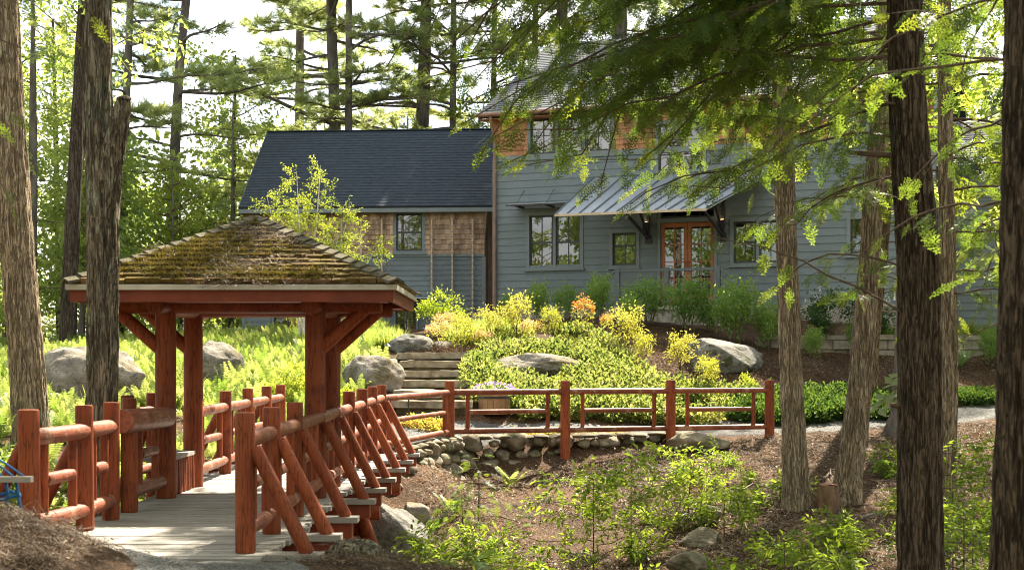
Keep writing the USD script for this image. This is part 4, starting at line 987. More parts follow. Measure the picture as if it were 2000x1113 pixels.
def boulder(name, label, c, size, seed, mat='boulder_stone', rot=0., sub=4, rough=.22, cat='boulder'):
    return single(name, rock(c, size, seed, sub, rough, rot=rot), mat, label, cat, smooth=32)
boulder('boulder', 'large rounded mossy boulder left of the steps, seen past the right pavilion posts', (-3.05, 30.2, 1.1), (0.72, 0.7, 0.62), 1)
boulder('boulder', 'big pale angular boulder on the mulch below the porch', (4.95, 33.0, 1.5), (1.08, 0.8, 0.56), 52, 'blue_stone', rot=.2, rough=.12)
boulder('boulder', 'huge buff boulder in the ferns behind the two left tree trunks', (-8.45, 27.5, 0.95), (1.25, 0.85, 1.0), 3)
boulder('boulder', 'grey boulder in the ferns between the left pavilion posts', (-6.45, 30.0, 1.35), (0.62, 0.6, 0.75), 24)
boulder('boulder', 'oval speckled grey boulder at the top of the stone steps', (-2.45, 34.0, 1.78), (0.62, 0.45, 0.36), 5, 'blue_stone')
boulder('boulder', 'low pale boulder under the pink shrub near the top of the steps', (-1.6, 34.3, 1.75), (0.55, 0.4, 0.28), 16)
boulder('boulder', 'broad flat ledge of rough rock within the bright ground cover', (0.5, 31.8, 1.28), (1.25, 0.75, 0.34), 7, rot=-.1, rough=.3)
boulder('boulder', 'steep grey boulder leaning under the right side of the footbridge', (-1.62, 18.4, -1.0), (0.62, 0.8, 0.78), 18, 'blue_stone', rot=.3)
boulder('boulder', 'small pale stone beside the bridge pier, above the leaning boulder', (-1.45, 20.4, -0.75), (0.24, 0.22, 0.2), 19, sub=3)
boulder('boulder', 'mossy square stone in the leaf litter, lower centre of the slope', (2.35, 18.6, -1.22), (0.27, 0.24, 0.18), 10, 'wall_stone')
boulder('boulder', 'half buried round stone below the third fence post', (2.9, 21.3, -1.25), (0.33, 0.3, 0.2), 11, 'wall_stone')
boulder('boulder', 'low broad rock at the path edge below the last fence bay', (3.7, 27.6, -0.12), (0.62, 0.4, 0.24), 13, 'wall_stone')
boulder('boulder', 'tiny grey stone on the litter left of the leaning trunk', (3.2, 22.3, -0.92), (0.2, 0.18, 0.14), 14, 'wall_stone', sub=3)
boulder('boulder', 'dark mossy rock on the near bank at the right bridge corner', (-1.22, 10.95, -0.02), (0.27, 0.2, 0.16), 15, 'bark_lichen')
boulder('boulder', 'small rock at the foot of the grey clapboard wing, behind the ferns', (-8.4, 42.5, 2.2), (0.35, 0.3, 0.3), 17, 'blue_stone', sub=3)
boulder('boulder', 'low stone in the ground cover beside the third fence post', (3.0, 30.2, 0.55), (0.45, 0.3, 0.2), 26, 'wall_stone', sub=3)

# rounded field stone wall that carries the path and the bridge end
rw = Thing('retaining_wall', 'low wall of rounded field stones under the log fence and bridge end', 'stone wall', (0, 26.5, -0.6))
WLINE = np.array([(-2.2, 23.05), (-1.75, 24.2), (-1.45, 25.6), (-1.1, 26.95), (1.0, 27.55), (3.1, 28.1), (4.0, 28.35)])
ws = np.concatenate([[0], np.cumsum(np.linalg.norm(np.diff(WLINE, axis=0), axis=1))])
wr = np.random.default_rng(31)
cnt = 0
at = 0.0
zrow = {}
for row in range(7):
    s = wr.uniform(0, .2)
    while s < ws[-1]:
        f_ = s / ws[-1]
        depth = np.interp(s, [0, 3.0, 4.3, 6.5, ws[-1]], [1.35, 1.25, 0.75, 0.5, 0.28])
        size = wr.choice([.12, .16, .20, .27]) * wr.uniform(.9, 1.15) * (1.0 if f_ < .75 else .85)
        zc = -0.12 - row * 0.215 + wr.uniform(-.04, .04)
        if -zc < depth:
            x = np.interp(s, ws, WLINE[:, 0]); yy = np.interp(s, ws, WLINE[:, 1])
            dx, dy = np.interp(s, ws, np.gradient(WLINE[:, 0], ws)), np.interp(s, ws, np.gradient(WLINE[:, 1], ws))
            o = np.array([dy, -dx]) / math.hypot(dx, dy) * (0.03 + 0.05 * row + wr.uniform(-.03, .05))
            rw.add('stone', rock((x + o[0], yy + o[1], zc), (size * wr.uniform(.9, 1.25), size * .9, size * wr.uniform(.6, .95) * .82), 1000 + cnt, 2, .3, rot=wr.uniform(0, 3)), 'wall_stone', smooth=40)
            cnt += 1
        s += size * 1.75
# coping: flat slabs
s = 0.2
while s < ws[-1] - .3:
    w = wr.uniform(.3, .6)
    x = np.interp(s + w / 2, ws, WLINE[:, 0]); yy = np.interp(s + w / 2, ws, WLINE[:, 1])
    dx, dy = np.interp(s, ws, np.gradient(WLINE[:, 0], ws)), np.interp(s, ws, np.gradient(WLINE[:, 1], ws))
    rw.add('cap_stone', rock((x, yy, 0.0), (w * .55, .2, .06), 2000 + cnt, 2, .25, rot=math.atan2(dy, dx)), 'wall_stone', smooth=35); cnt += 1
    s += w * 1.02
# cut stone garden wall at right
gw = Thing('garden_wall', 'dry laid wall of squared tan stones along the mulch slope at right', 'stone wall', (10, 36.3, 1.7))
GW0, GW1 = np.array([6.3, 35.6]), np.array([14.5, 35.9])
gd = (GW1 - GW0) / np.linalg.norm(GW1 - GW0); GL = np.linalg.norm(GW1 - GW0)
gx = Facade(GW0, -math.atan2(gd[1], gd[0]), 1.0)
for row, (z0, z1) in enumerate(((1.45, 1.78), (1.785, 2.02), (2.025, 2.17))):
    s = -wr.uniform(0, .3)
    while s < GL:
        w = wr.uniform(.3, .75) if row < 2 else wr.uniform(.5, 1.0)
        gw.add('block', gx.box(max(s, 0), min(s + w - wr.uniform(.012, .03), GL), z0, z1 - wr.uniform(.006, .03), -.3, wr.uniform(-.05, .06) + (.03 if row == 2 else 0)), 'cut_stone'); s += w

# barrel planter with pansies
bp = Thing('barrel_planter', 'half barrel planter of oak staves with dark hoops behind the fence', 'planter', (-0.38, 29.1, 0.3))
bz = float(height(-0.38, 29.1)) - .0
for k in range(16):
    a0, a1 = 2 * np.pi * k / 16 + .012, 2 * np.pi * (k + 1) / 16 - .012
    prof = [(0, .30), (.13, .325), (.26, .335), (.42, .325)]
    V = []
    for z, r_ in prof:
        for rr2 in (r_, r_ - .03):
            for a in (a0, a1): V.append((-.38 + rr2 * math.cos(a), 29.1 + rr2 * math.sin(a), bz + z))
    V = np.array(V); F = []
    for q in range(3):
        b = q * 4; F += [[b, b + 4, b + 1], [b + 1, b + 4, b + 5], [b + 2, b + 3, b + 6], [b + 3, b + 7, b + 6], [b, b + 2, b + 4], [b + 2, b + 6, b + 4], [b + 1, b + 5, b + 3], [b + 3, b + 5, b + 7]]
    F += [[12, 14, 13], [13, 14, 15]]
    bp.add('stave', (V, np.array(F)), 'barrel_wood')
for z, r_ in ((.07, .318), (.33, .337)):
    a = np.linspace(0, 2 * np.pi, 33)
    bp.add('hoop', join(*[hexa([(-.38 + rr2 * math.cos(q), 29.1 + rr2 * math.sin(q), bz + zz) for zz in (z, z + .045) for rr2 in (r_, r_ - .01) for q in (a[k], a[k + 1])]) for k in range(32)]), 'steel_dark')
bp.add('soil', (np.vstack([[[-.38, 29.1, bz + .39]], [[-.38 + .29 * math.cos(q), 29.1 + .29 * math.sin(q), bz + .38] for q in np.linspace(0, 2 * np.pi, 20, endpoint=False)]]), np.array([[0, k + 1, (k + 1) % 20 + 1] for k in range(20)])), 'soil')

# path lights
def path_light(x, yy, label, h=.55):
    z = float(height(x, yy))
    t = Thing('path_light', label, 'garden lamp', (x, yy, z))
    t.add('stake', tube([(x, yy, z - .1), (x, yy, z + h)], .014, 8), 'steel_dark')
    cone = trimesh.creation.revolve(np.array([(0.0, .07), (.025, .06), (.085, 0.0), (.08, -.008), (.012, .02), (0.0, .02)]), sections=16); cone.apply_translation((x, yy, z + h + .02))
    t.add('shade', cone, 'steel_dark', smooth=40)
    t.add('lens', tube([(x, yy, z + h - .05), (x, yy, z + h + .04)], .022, 8), 'white_paint')
path_light(-2.85, 31.6, 'slim dark path light left of the top stone steps', .62)
path_light(-2.12, 28.35, 'short dark path light at the foot of the stone steps', .42)

# hammock bar with blue ropes at the left edge
hm = Thing('hammock', 'grey wooden hammock spreader bar with blue ropes at the left picture edge', 'hammock', (-3.5, 9.7, 0.7))
hm.add('spreader_bar', beam((-4.6, 9.75, .70), (-3.35, 9.65, .71), .05, .04), 'grey_wood')
hr = np.random.default_rng(4)
for k in range(7):
    x = -3.42 - k * .075
    hm.add('rope', tube([(x, 9.68, .73), (x - .12, 9.66, .82 + .01 * k), (x - .45, 9.6, 1.02)], .007, 6), 'rope_blue')
    if k < 6:
        hm.add('rope', tube([(x - .05, 9.68, .69), (x - .07 + hr.uniform(-.03, .03), 9.7, .58), (x - .02 + hr.uniform(-.05, .05), 9.7, .46)], .011, 6), 'rope_blue')
hm.add('rope', tube([(-3.45, 9.7, .60), (-3.7, 9.7, .53), (-4.1, 9.7, .46), (-4.6, 9.7, .44)], .016, 6), 'rope_blue')
hm.add('rope', tube([(-3.5, 9.71, .62), (-3.75, 9.72, .56), (-4.1, 9.72, .50), (-4.6, 9.72, .52)], .012, 6), 'rope_blue')

# ------------------------------------------------------------------ plant pieces
def spray(n=13, ang=52, leaf=.055, wid=.017, seed=0, ratio=.42, droop=.12, step=.05):
    """flat hemlock twig, 1 long, along +x"""
    r = np.random.default_rng(seed); V, F = [], []
    def leafs(p0, d, L, step, lf):
        side = np.array([-d[1], d[0], 0]); m = max(int(L / step), 1)
        for k in range(m):
            p = p0 + d * L * (k + .5) / m
            for sg in (-1, 1):
                dd = d * .55 + side * sg * .83 + np.array([0, 0, r.normal() * .22]); dd /= np.linalg.norm(dd)
                w = np.cross(dd, [0, 0, 1]); w /= np.linalg.norm(w)
                l = lf * r.uniform(.75, 1.2); q = p + dd * l * .35
                V.extend([p, q + w * wid * .6, p + dd * l, q - w * wid * .6]); b = len(V) - 4
                F.append([b, b + 1, b + 2]); F.append([b, b + 2, b + 3])
    leafs(np.zeros(3), np.array([1., 0, 0]), 1.0, step, leaf)
    for k in range(n):
        x = .06 + .88 * k / n
        for sg in (-1, 1):
            L = ratio * (1 - x) ** .75 * r.uniform(.75, 1.1) * min(1, .45 + x * 2.2)
            a = math.radians(ang + r.normal() * 7) * sg
            d = np.array([math.cos(a), math.sin(a), r.normal() * .10]); d /= np.linalg.norm(d)
            leafs(np.array([x + (.03 if sg > 0 else 0), 0, 0]), d, L, step, leaf)
    V = np.array(V); V[:, 2] -= droop * V[:, 0] ** 2 + .25 * V[:, 1] ** 2
    return V, np.array(F)

def brush(n=46, l=.5, wid=.018, seed=0):
    """pine tuft: needles fanning forward of +x"""
    r = np.random.default_rng(seed); V, F = [], []
    for k in range(n):
        o = np.array([r.uniform(0, .55), r.normal() * .03, r.normal() * .03])
        d = np.array([.75, r.normal() * .55, r.normal() * .5 + .12]); d /= np.linalg.norm(d)
        w = np.cross(d, r.normal(size=3)); w /= np.linalg.norm(w)
        L = l * r.uniform(.7, 1.1)
        V += [o - w * wid, o + w * wid, o + d * L]; F.append([3 * k, 3 * k + 1, 3 * k + 2])
    return np.array(V), np.array(F)

def leaf_quad(p, d, up, l, w, fold=.25):
    d = d / np.linalg.norm(d); s = np.cross(d, up); s /= np.linalg.norm(s) + 1e-9; u = np.cross(s, d)
    q = p + d * l * .42
    return [p, q + s * w / 2 + u * fold * w, p + d * l - u * l * .12, q - s * w / 2 + u * fold * w]

def leaf_twig(n=16, leaf=.16, wid=.095, seed=0, flat=.5, length=1.0):
    """leafy twig along +x"""
    r = np.random.default_rng(seed); V, F = [], []
    for k in range(n):
        x = length * (k + .4) / n
        a = (1 if k % 2 else -1) * r.uniform(.5, 1.35)
        d = np.array([math.cos(a), math.sin(a), r.normal() * flat - .15])
        up = np.array([r.normal() * .4, r.normal() * .4, 1.0])
        off = d * r.uniform(.02, .16)
        V += leaf_quad(np.array([x, 0, -.08 * x * x]) + off, d, up, leaf * r.uniform(.7, 1.15), wid * r.uniform(.8, 1.1)); b = len(V) - 4
        F += [[b, b + 1, b + 2], [b, b + 2, b + 3]]
    V += [np.array([0, -.008, 0]), np.array([0, .008, 0]), np.array([length, 0, -.08])]; F.append([len(V) - 3, len(V) - 2, len(V) - 1])
    return np.array(V), np.array(F)

def frond(L=.7, pin=15, seed=0, arch=.35, width=.115):
    r = np.random.default_rng(seed); V, F = [], []
    pos = lambda s: np.array([s * L * .62 * (1 + .15 * s), 0, L * (.98 * s - arch * s ** 2.4)])
    for k in range(pin):
        s = .14 + .86 * k / pin; p = pos(s); t = pos(s + .02) - pos(s); t /= np.linalg.norm(t)
        wl = width * math.sin(min(1, (1.12 - s) * 1.35) * 1.45) * L / .7 * (0.55 + .45 * min(1, s * 4))
        for sg in (-1, 1):
            d = np.array([0, sg, 0]) + t * .35 + np.array([0, 0, -.12 + r.normal() * .1]); d /= np.linalg.norm(d)
            w = t * .0105 * L / .7
            V += [p - w, p + d * wl * .5 - w * 1.2, p + d * wl, p + d * wl * .5 + w * 1.3, p + w]; b = len(V) - 5
            F += [[b, b + 1, b + 3], [b, b + 3, b + 4], [b + 1, b + 2, b + 3]]
    a, m, c = pos(0), pos(.5), pos(1)
    s_ = np.array([0, .006, 0])
    V += [a - s_, a + s_, m - s_, m + s_, c]; b = len(V) - 5
    F += [[b, b + 1, b + 3], [b, b + 3, b + 2], [b + 2, b + 3, b + 4]]
    return np.array(V), np.array(F)

def fern(nf=8, L=.7, seed=0, pin=17, arch=.35, lean=1.0):
    r = np.random.default_rng(seed); out = []
    for k in range(nf):
        v, f = frond(L * r.uniform(.7, 1.1), pin, seed * 31 + k, arch * r.uniform(.7, 1.3))
        v = v * np.array([lean * r.uniform(.6, 1.1), 1, 1])
        out.append((v @ rotz(2 * np.pi * k / nf + r.normal() * .25).T + np.append(r.normal(size=2) * .03, 0), f))
    return join(*out)

def leaf_cloud(n, size, leaf, wid, seed, shell=.55, up_bias=.5, flat=0.0, clumps=0):
    """leaves spread through an ellipsoid volume; leaf clumps make an uneven outline"""
    r = np.random.default_rng(seed)
    if clumps:
        cc = r.normal(size=(clumps, 3)); cc /= np.linalg.norm(cc, axis=1, keepdims=True); cc *= r.uniform(.3, .85, (clumps, 1))
        P = cc[r.integers(0, clumps, n)] + r.normal(size=(n, 3)) * r.uniform(.12, .22, (n, 1))
    else:
        P = r.normal(size=(n, 3)); P /= np.linalg.norm(P, axis=1, keepdims=True); P *= (r.uniform(shell ** 3, 1, (n, 1))) ** (1 / 3)
    P = P * np.asarray(size)
    D = P / np.asarray(size) + r.normal(size=(n, 3)) * .7; D[:, 2] = D[:, 2] * (1 - flat) + up_bias * .3
    V, F = [], []
    for k in range(n):
        up = np.array([r.normal() * .6, r.normal() * .6, 1.0])
        V += leaf_quad(P[k], D[k], up, leaf * r.uniform(.6, 1.2), wid * r.uniform(.7, 1.2)); b = 4 * k
        F += [[b, b + 1, b + 2], [b, b + 2, b + 3]]
    return np.array(V), np.array(F)

def stems(n, h, spread, rad, seed, base=.06):
    r = np.random.default_rng(seed); out = []
    for k in range(n):
        a = r.uniform(0, 2 * np.pi); q = np.array([math.cos(a), math.sin(a), 0])
        b = q * base * r.uniform(.2, 1); t = q * spread * r.uniform(.3, 1) + np.array([0, 0, h * r.uniform(.7, 1)])
        m = b * .6 + t * .4 + np.array([r.normal() * .05, r.normal() * .05, h * .12])
        out.append(tube([b - [0, 0, .08], m, t], [rad, rad * .75, rad * .3], 5, caps=False))
    return join(*out)

# ------------------------------------------------------------------ trees
def trunk_mesh(pts, rad, seed=0, seg=96, step=.05, relief=.02, flare=.5, freq=1.0, knots=()):
    pts = np.asarray(pts, float); rad = np.asarray(rad, float)
    L = np.concatenate([[0], np.cumsum(np.linalg.norm(np.diff(pts, axis=0), axis=1))])
    fine = min(L[-1], 9.0); t = np.concatenate([np.linspace(0, fine, max(int(fine / step), 8)), np.linspace(fine, L[-1], max(int((L[-1] - fine) / .4), 0) + 1)[1:]]); n = len(t)
    from scipy.interpolate import PchipInterpolator
    c = np.stack([PchipInterpolator(L, pts[:, k])(t) for k in range(3)], 1); R = PchipInterpolator(L, rad)(t)
    a = np.linspace(0, 2 * np.pi, seg, endpoint=False)
    A, T = np.meshgrid(a, t); Rr = np.repeat(R[:, None], seg, 1)
    lob = 1 + flare * np.exp(-T / (rad[0] * 1.5)) * (.6 + .5 * np.cos(A * 5 + seed) + .3 * np.cos(A * 3 + 2 * seed))
    P = np.stack([np.cos(A) * 2.6 * freq * Rr / .2, np.sin(A) * 2.6 * freq * Rr / .2, T * .55 * freq + .15 * np.sin(A * 2)], -1)
    ridge = 1 - np.abs(fbm(P * 1.5 + seed * 5.1, 3, seed) - .5) * 8
    plate = fbm(np.stack([P[..., 0], P[..., 1], P[..., 2] * 4], -1) * 2.5 + seed, 2, seed + 3) - .5
    big = fbm(np.stack([np.cos(A), np.sin(A), T * .5], -1) + seed * 2.2, 3, seed + 8) - .5
    rr3 = Rr * lob * (1 + .16 * big) - relief * np.clip(ridge, 0, 1) * 1.3 + relief * 1.2 * plate
    v = c[:, None] + np.stack([np.cos(A) * rr3, np.sin(A) * rr3, np.zeros_like(A)], -1)
    v = v.reshape(-1, 3)
    i, j = np.meshgrid(np.arange(n - 1), np.arange(seg), indexing='ij')
    a0 = (i * seg + j).ravel(); a1 = (i * seg + (j + 1) % seg).ravel()
    return v, np.vstack([np.stack([a0, a1, a0 + seg], 1), np.stack([a1, a1 + seg, a0 + seg], 1)])

def frame(x, up):
    """rotation matrices whose first axis is x and third is close to up"""
    x = x / np.linalg.norm(x, axis=-1, keepdims=True)
    y = np.cross(up, x); y /= np.linalg.norm(y, axis=-1, keepdims=True) + 1e-9
    return np.stack([x, y, np.cross(x, y)], -1)

class Crown:
    def __init__(s, seed=0):
        s.r = np.random.default_rng(seed); s.limbs = []; s.p = []; s.x = []; s.u = []; s.sc = []; s.k = []
    def put(s, p, x, u, sc, k=0):
        s.p.append(p); s.x.append(x); s.u.append(u); s.sc.append(sc); s.k.append(k)
    def bough(s, p0, az, L, lift=.15, droop=.35, rad=.03, sec=.24, spr=.17, size=.42, dens=1.0, bare=.15, secr=.42, kinds=2):
        """hemlock bough: a drooping limb with flat side branches carrying sprays"""
        r = s.r; n = 9; t = np.linspace(0, 1, n)
        d = np.array([math.cos(az), math.sin(az), 0.]); side = np.array([-d[1], d[0], 0])
        bend = r.normal() * .12
        C = np.array(p0) + np.outer(t * L, d) + np.outer(np.sin(t * 2.6) * bend * L, side); C[:, 2] += L * (lift * t - droop * t ** 2)
        C[1:-1] += np.cumsum(r.normal(size=(n - 2, 3)) * .016 * L, 0)
        s.limbs.append(tube(C, rad * .5 * (1 - .85 * t) + .003, 6, caps=False))
        at = lambda q: np.array([np.interp(q, t, C[:, k]) for k in range(3)])
        q = bare
        sg = 1
        while q < .98:
            p = at(q); tang = at(min(q + .05, 1)) - at(q - .05)
            tang = tang / np.linalg.norm(tang)
            l2 = max(L * secr * (1 - q) ** .8 * r.uniform(.6, 1.1), .22) * min(1, .5 + 1.5 * q)
            a2 = math.radians(r.uniform(35, 80)) * sg; sd = np.cross([0, 0, 1], tang); sd /= np.linalg.norm(sd)
            d2 = tang * math.cos(a2) + sd * math.sin(a2) + np.array([0, 0, r.normal() * .22 - .10]); d2 /= np.linalg.norm(d2)
            e = p + d2 * l2 + np.array([0, 0, -.22 * l2])
            if l2 > .4: s.limbs.append(tube([p, (p + e) / 2 + [0, 0, .05 * l2], e], [.004 + .002 * l2, .004, .002], 4, caps=False))
            m = max(int(l2 / spr), 1)
            for k in range(m):
                if r.uniform() > dens: continue
                f_ = (k + .6) / m; pp = p + (e - p) * f_ + np.array([0, 0, .05 * l2 * 4 * f_ * (1 - f_)])
                s3 = np.cross([0, 0, 1], d2); s3 /= np.linalg.norm(s3)
                for sg3 in ((1, -1) if k < m - 1 else (0,)):
                    a3 = math.radians(r.uniform(30, 62)) * sg3
                    x = d2 * math.cos(a3) + s3 * math.sin(a3) + np.array([0, 0, -r.uniform(.15, .95)])
                    s.put(pp + r.normal(size=3) * .012, x, np.array([r.normal() * .7, r.normal() * .7, .8]), size * r.uniform(.65, 1.2) * (1.1 - .3 * f_), r.integers(0, kinds))
            sg = -sg; q += sec / L * r.uniform(.75, 1.25)
        s.put(at(.97), at(1) - at(.9), np.array([0, 0, 1.]), size * 1.1, 0)
    def plate(s, p0, az, L, rise=.12, rad=.05, size=.7, step=.34, dens=1.0, kinds=2, thick=.25):
        """pine limb: long bare arm with flat plates of tufts towards its end"""
        r = s.r; n = 8; t = np.linspace(0, 1, n); d = np.array([math.cos(az), math.sin(az), 0.]); side = np.array([-d[1], d[0], 0])
        C = np.array(p0) + np.outer(t * L, d) + np.outer(np.sin(t * 3) * r.normal() * .1 * L, side); C[:, 2] += L * (rise * t + r.uniform(-.12, .1) * t ** 2) + .03 * L * np.sin(t * 5 + r.uniform(0, 6))
        s.limbs.append(tube(C, rad * (1 - .8 * t) + .008, 6, caps=False))
        at = lambda q: np.array([np.interp(q, t, C[:, k]) for k in range(3)])
        q = r.uniform(.22, .4)
        while q < 1:
            p = at(q); l2 = L * .34 * (1.05 - q) ** .6 * r.uniform(.6, 1.2)
            for sg in (-1, 1):
                a2 = math.radians(r.uniform(35, 65)) * sg; d2 = d * math.cos(a2) + side * math.sin(a2); e = p + d2 * l2 + [0, 0, l2 * r.uniform(-.05, .2)]
                s.limbs.append(tube([p, e], [.014, .006], 4, caps=False))
                m = max(int(l2 / step) + 1, 2)
                for k in range(m):
                    if r.uniform() > dens: continue
                    f_ = (k + 1) / m
                    for _ in range(2):
                        pp = p + (e - p) * f_ + np.array([r.normal() * .15, r.normal() * .15, abs(r.normal()) * thick * .5])
                        x = d2 + np.array([r.normal() * .6, r.normal() * .6, r.uniform(-.1, .55)])
                        s.put(pp, x, np.array([r.normal() * .2, r.normal() * .2, 1.0]), size * r.uniform(.7, 1.2), r.integers(0, kinds))
            q += step / L * r.uniform(.8, 1.3)
    def twigs(s, p0, d, L, rad=.02, size=.5, step=.2, kinds=2, branches=6, spread=.8, drop=0.0):
        """deciduous limb with side shoots that carry leafy twigs"""
        r = s.r; d = np.array(d, float); d /= np.linalg.norm(d)
        n = 6; t = np.linspace(0, 1, n); C = np.array(p0) + np.outer(t * L, d) + np.cumsum(r.normal(size=(n, 3)) * .03 * L, 0); C[:, 2] -= drop * L * t ** 2
        s.limbs.append(tube(C, rad * (1 - .8 * t) + .002, 5, caps=False))
        at = lambda q: np.array([np.interp(q, t, C[:, k]) for k in range(3)])
        for b in range(branches):
            q = .2 + .8 * (b + r.uniform(0, 1)) / branches; p = at(min(q, 1))
            d2 = d * .7 + r.normal(size=3) * spread; d2 /= np.linalg.norm(d2); l2 = L * .4 * r.uniform(.5, 1.1); e = p + d2 * l2
            s.limbs.append(tube([p, e], [rad * .35, .002], 4, caps=False))
            m = max(int(l2 / step), 1)
            for k in range(m + 1):
                pp = p + (e - p) * (k + .3) / (m + .3)
                x = d2 * .6 + r.normal(size=3) * .7 - np.array([0, 0, .15 + drop])
                s.put(pp, x, np.array([r.normal() * .5, r.normal() * .5, 1.0]), size * r.uniform(.7, 1.25), r.integers(0, kinds))
        s.put(at(1), d, np.array([0, .2, 1.0]), size, 0)
    def build(s, T, protos, limb_mat='twig_bark', limb_name='limbs', crown_name='crown'):
        if s.limbs: T.add(limb_name, join(*s.limbs), limb_mat, smooth=True, kind='stuff')
        if s.p:
            R = frame(np.array(s.x), np.array(s.u))
            k = np.minimum(np.array(s.k), len(protos) - 1)
            scatter(fresh(T.path, crown_name), protos, np.array(s.p), R, np.array(s.sc), k, loc=T.loc)

SPR = [spray(n=8, seed=1, leaf=.105, wid=.042, step=.085), spray(n=7, seed=2, ang=46, ratio=.5, leaf=.11, wid=.042, step=.085), spray(n=8, seed=3, ang=58, droop=.22, leaf=.10, wid=.042, step=.085)]
SPR_FAR = [spray(n=5, seed=4, leaf=.17, wid=.075, ratio=.5, step=.13), spray(n=5, seed=5, leaf=.18, wid=.075, ang=45, ratio=.5, step=.13)]
HEM = [('spray', SPR[0], 'hemlock_leaf'), ('spray', SPR[1], 'hemlock_dark'), ('spray', SPR[2], 'hemlock_dark'), ('spray', SPR[0], 'hemlock_dark')]
HEM2 = [('spray', SPR_FAR[0], 'hemlock_leaf'), ('spray', SPR_FAR[1], 'hemlock_dark')]
PINE = [('tuft', brush(seed=1), 'pine_leaf'), ('tuft', brush(seed=2, n=40, l=.6), 'pine_leaf')]
LEAF = [('leaf_twig', leaf_twig(seed=1), 'broad_leaf'), ('leaf_twig', leaf_twig(seed=2, n=13), 'broad_leaf')]
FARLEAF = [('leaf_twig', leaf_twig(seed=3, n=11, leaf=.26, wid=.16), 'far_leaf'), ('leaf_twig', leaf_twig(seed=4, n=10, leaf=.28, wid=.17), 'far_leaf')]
BIRCH = [('leaf_twig', leaf_twig(seed=5, n=13, leaf=.17, wid=.12), 'birch_leaf'), ('leaf_twig', leaf_twig(seed=6, n=11, leaf=.18, wid=.12), 'birch_leaf')]

# trunks of the foreground trees: (name, label, points, radii, material, seed)
def big_tree(name, label, pts, rad, mat, seed, **kw):
    T = Thing(name, label, 'tree', pts[0])
    T.add('trunk', trunk_mesh(pts, rad, seed, **kw), mat, smooth=True)
    return T
T1 = big_tree('hemlock_tree', 'thick warm brown trunk at the left edge, rising from the fern bank', [(-6.92, 20, .0), (-6.98, 20, 1.0), (-7.15, 20, 3.0), (-7.33, 20, 6.2), (-7.6, 20, 12), (-7.8, 20, 20)], [.29, .255, .24, .21, .18, .06], 'bark_pale', 1, flare=.25)
T2 = big_tree('maple_tree', 'lichen grey trunk with a broken limb stub, in front of the pavilion eave', [(-4.16, 13.9, -.6), (-4.14, 13.9, .5), (-4.11, 13.9, 2.6), (-4.16, 13.9, 4.0), (-4.16, 13.9, 5.2), (-4.3, 14, 9), (-4.3, 14.2, 15)], [.18, .163, .158, .15, .132, .12, .05], 'bark_lichen', 2, flare=.25)
T2.add('limb_stub', trunk_mesh([(-4.11, 13.9, 2.95), (-4.06, 13.88, 3.4), (-3.96, 13.86, 3.8), (-3.89, 13.84, 4.12)], [.16, .15, .12, .085], 77, seg=48, step=.04, relief=.02, flare=0), 'bark_lichen', smooth=True)
T2.add('broken_end', rock((-3.88, 13.83, 4.13), (.085, .085, .05), 5, 2, .4), 'bark_dark')
T3 = big_tree('hemlock_tree', 'straight brown hemlock trunk standing right of the last fence post', [(4.76, 23, -1.2), (4.72, 23, -.5), (4.62, 23, 2), (4.52, 23, 5), (4.45, 23, 9), (4.4, 23, 20)], [.26, .22, .185, .17, .15, .05], 'bark_pale', 3)
T4 = big_tree('hemlock_tree', 'leaning forked looking trunk behind the sawn stump', [(5.55, 23.3, -1.15), (5.68, 23.3, -.4), (5.85, 23.3, .9), (5.95, 23.3, 2.3), (6.12, 23.3, 4.6), (6.3, 23.3, 7), (6.6, 23.3, 18)], [.28, .225, .21, .19, .17, .15, .05], 'bark_pale', 4, relief=.024)
T5 = big_tree('hemlock_tree', 'distant brown trunk on the mulch slope just right of the leaning trunk', [(8.05, 31.5, .4), (8.12, 31.5, 1.7), (8.35, 31.5, 4), (8.6, 31.5, 8), (8.8, 31.5, 19)], [.28, .24, .22, .19, .05], 'bark_warm', 5)
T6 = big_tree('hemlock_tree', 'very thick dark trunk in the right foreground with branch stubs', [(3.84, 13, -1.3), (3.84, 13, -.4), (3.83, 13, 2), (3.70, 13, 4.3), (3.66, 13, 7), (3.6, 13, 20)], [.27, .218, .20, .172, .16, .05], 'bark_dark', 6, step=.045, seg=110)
T7 = big_tree('hemlock_tree', 'slim pale brown trunk between the two dark foreground trunks', [(6.42, 20.3, -1.6), (6.40, 20.3, -.6), (6.42, 20.3, 2), (6.36, 20.3, 5), (6.3, 20.3, 16)], [.19, .14, .125, .11, .04], 'bark_pale', 7)
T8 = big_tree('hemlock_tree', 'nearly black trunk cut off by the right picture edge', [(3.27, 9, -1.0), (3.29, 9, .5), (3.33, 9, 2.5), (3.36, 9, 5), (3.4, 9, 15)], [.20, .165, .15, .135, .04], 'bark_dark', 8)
T9 = big_tree('maple_tree', 'grey root flare and trunk by the gravel path behind the thick dark trunk', [(8.0, 28.4, -.25), (8.05, 28.4, .6), (8.1, 28.4, 3), (8.2, 28.4, 9), (8.2, 28.4, 17)], [.34, .24, .21, .17, .05], 'bark_far', 9, flare=.9)

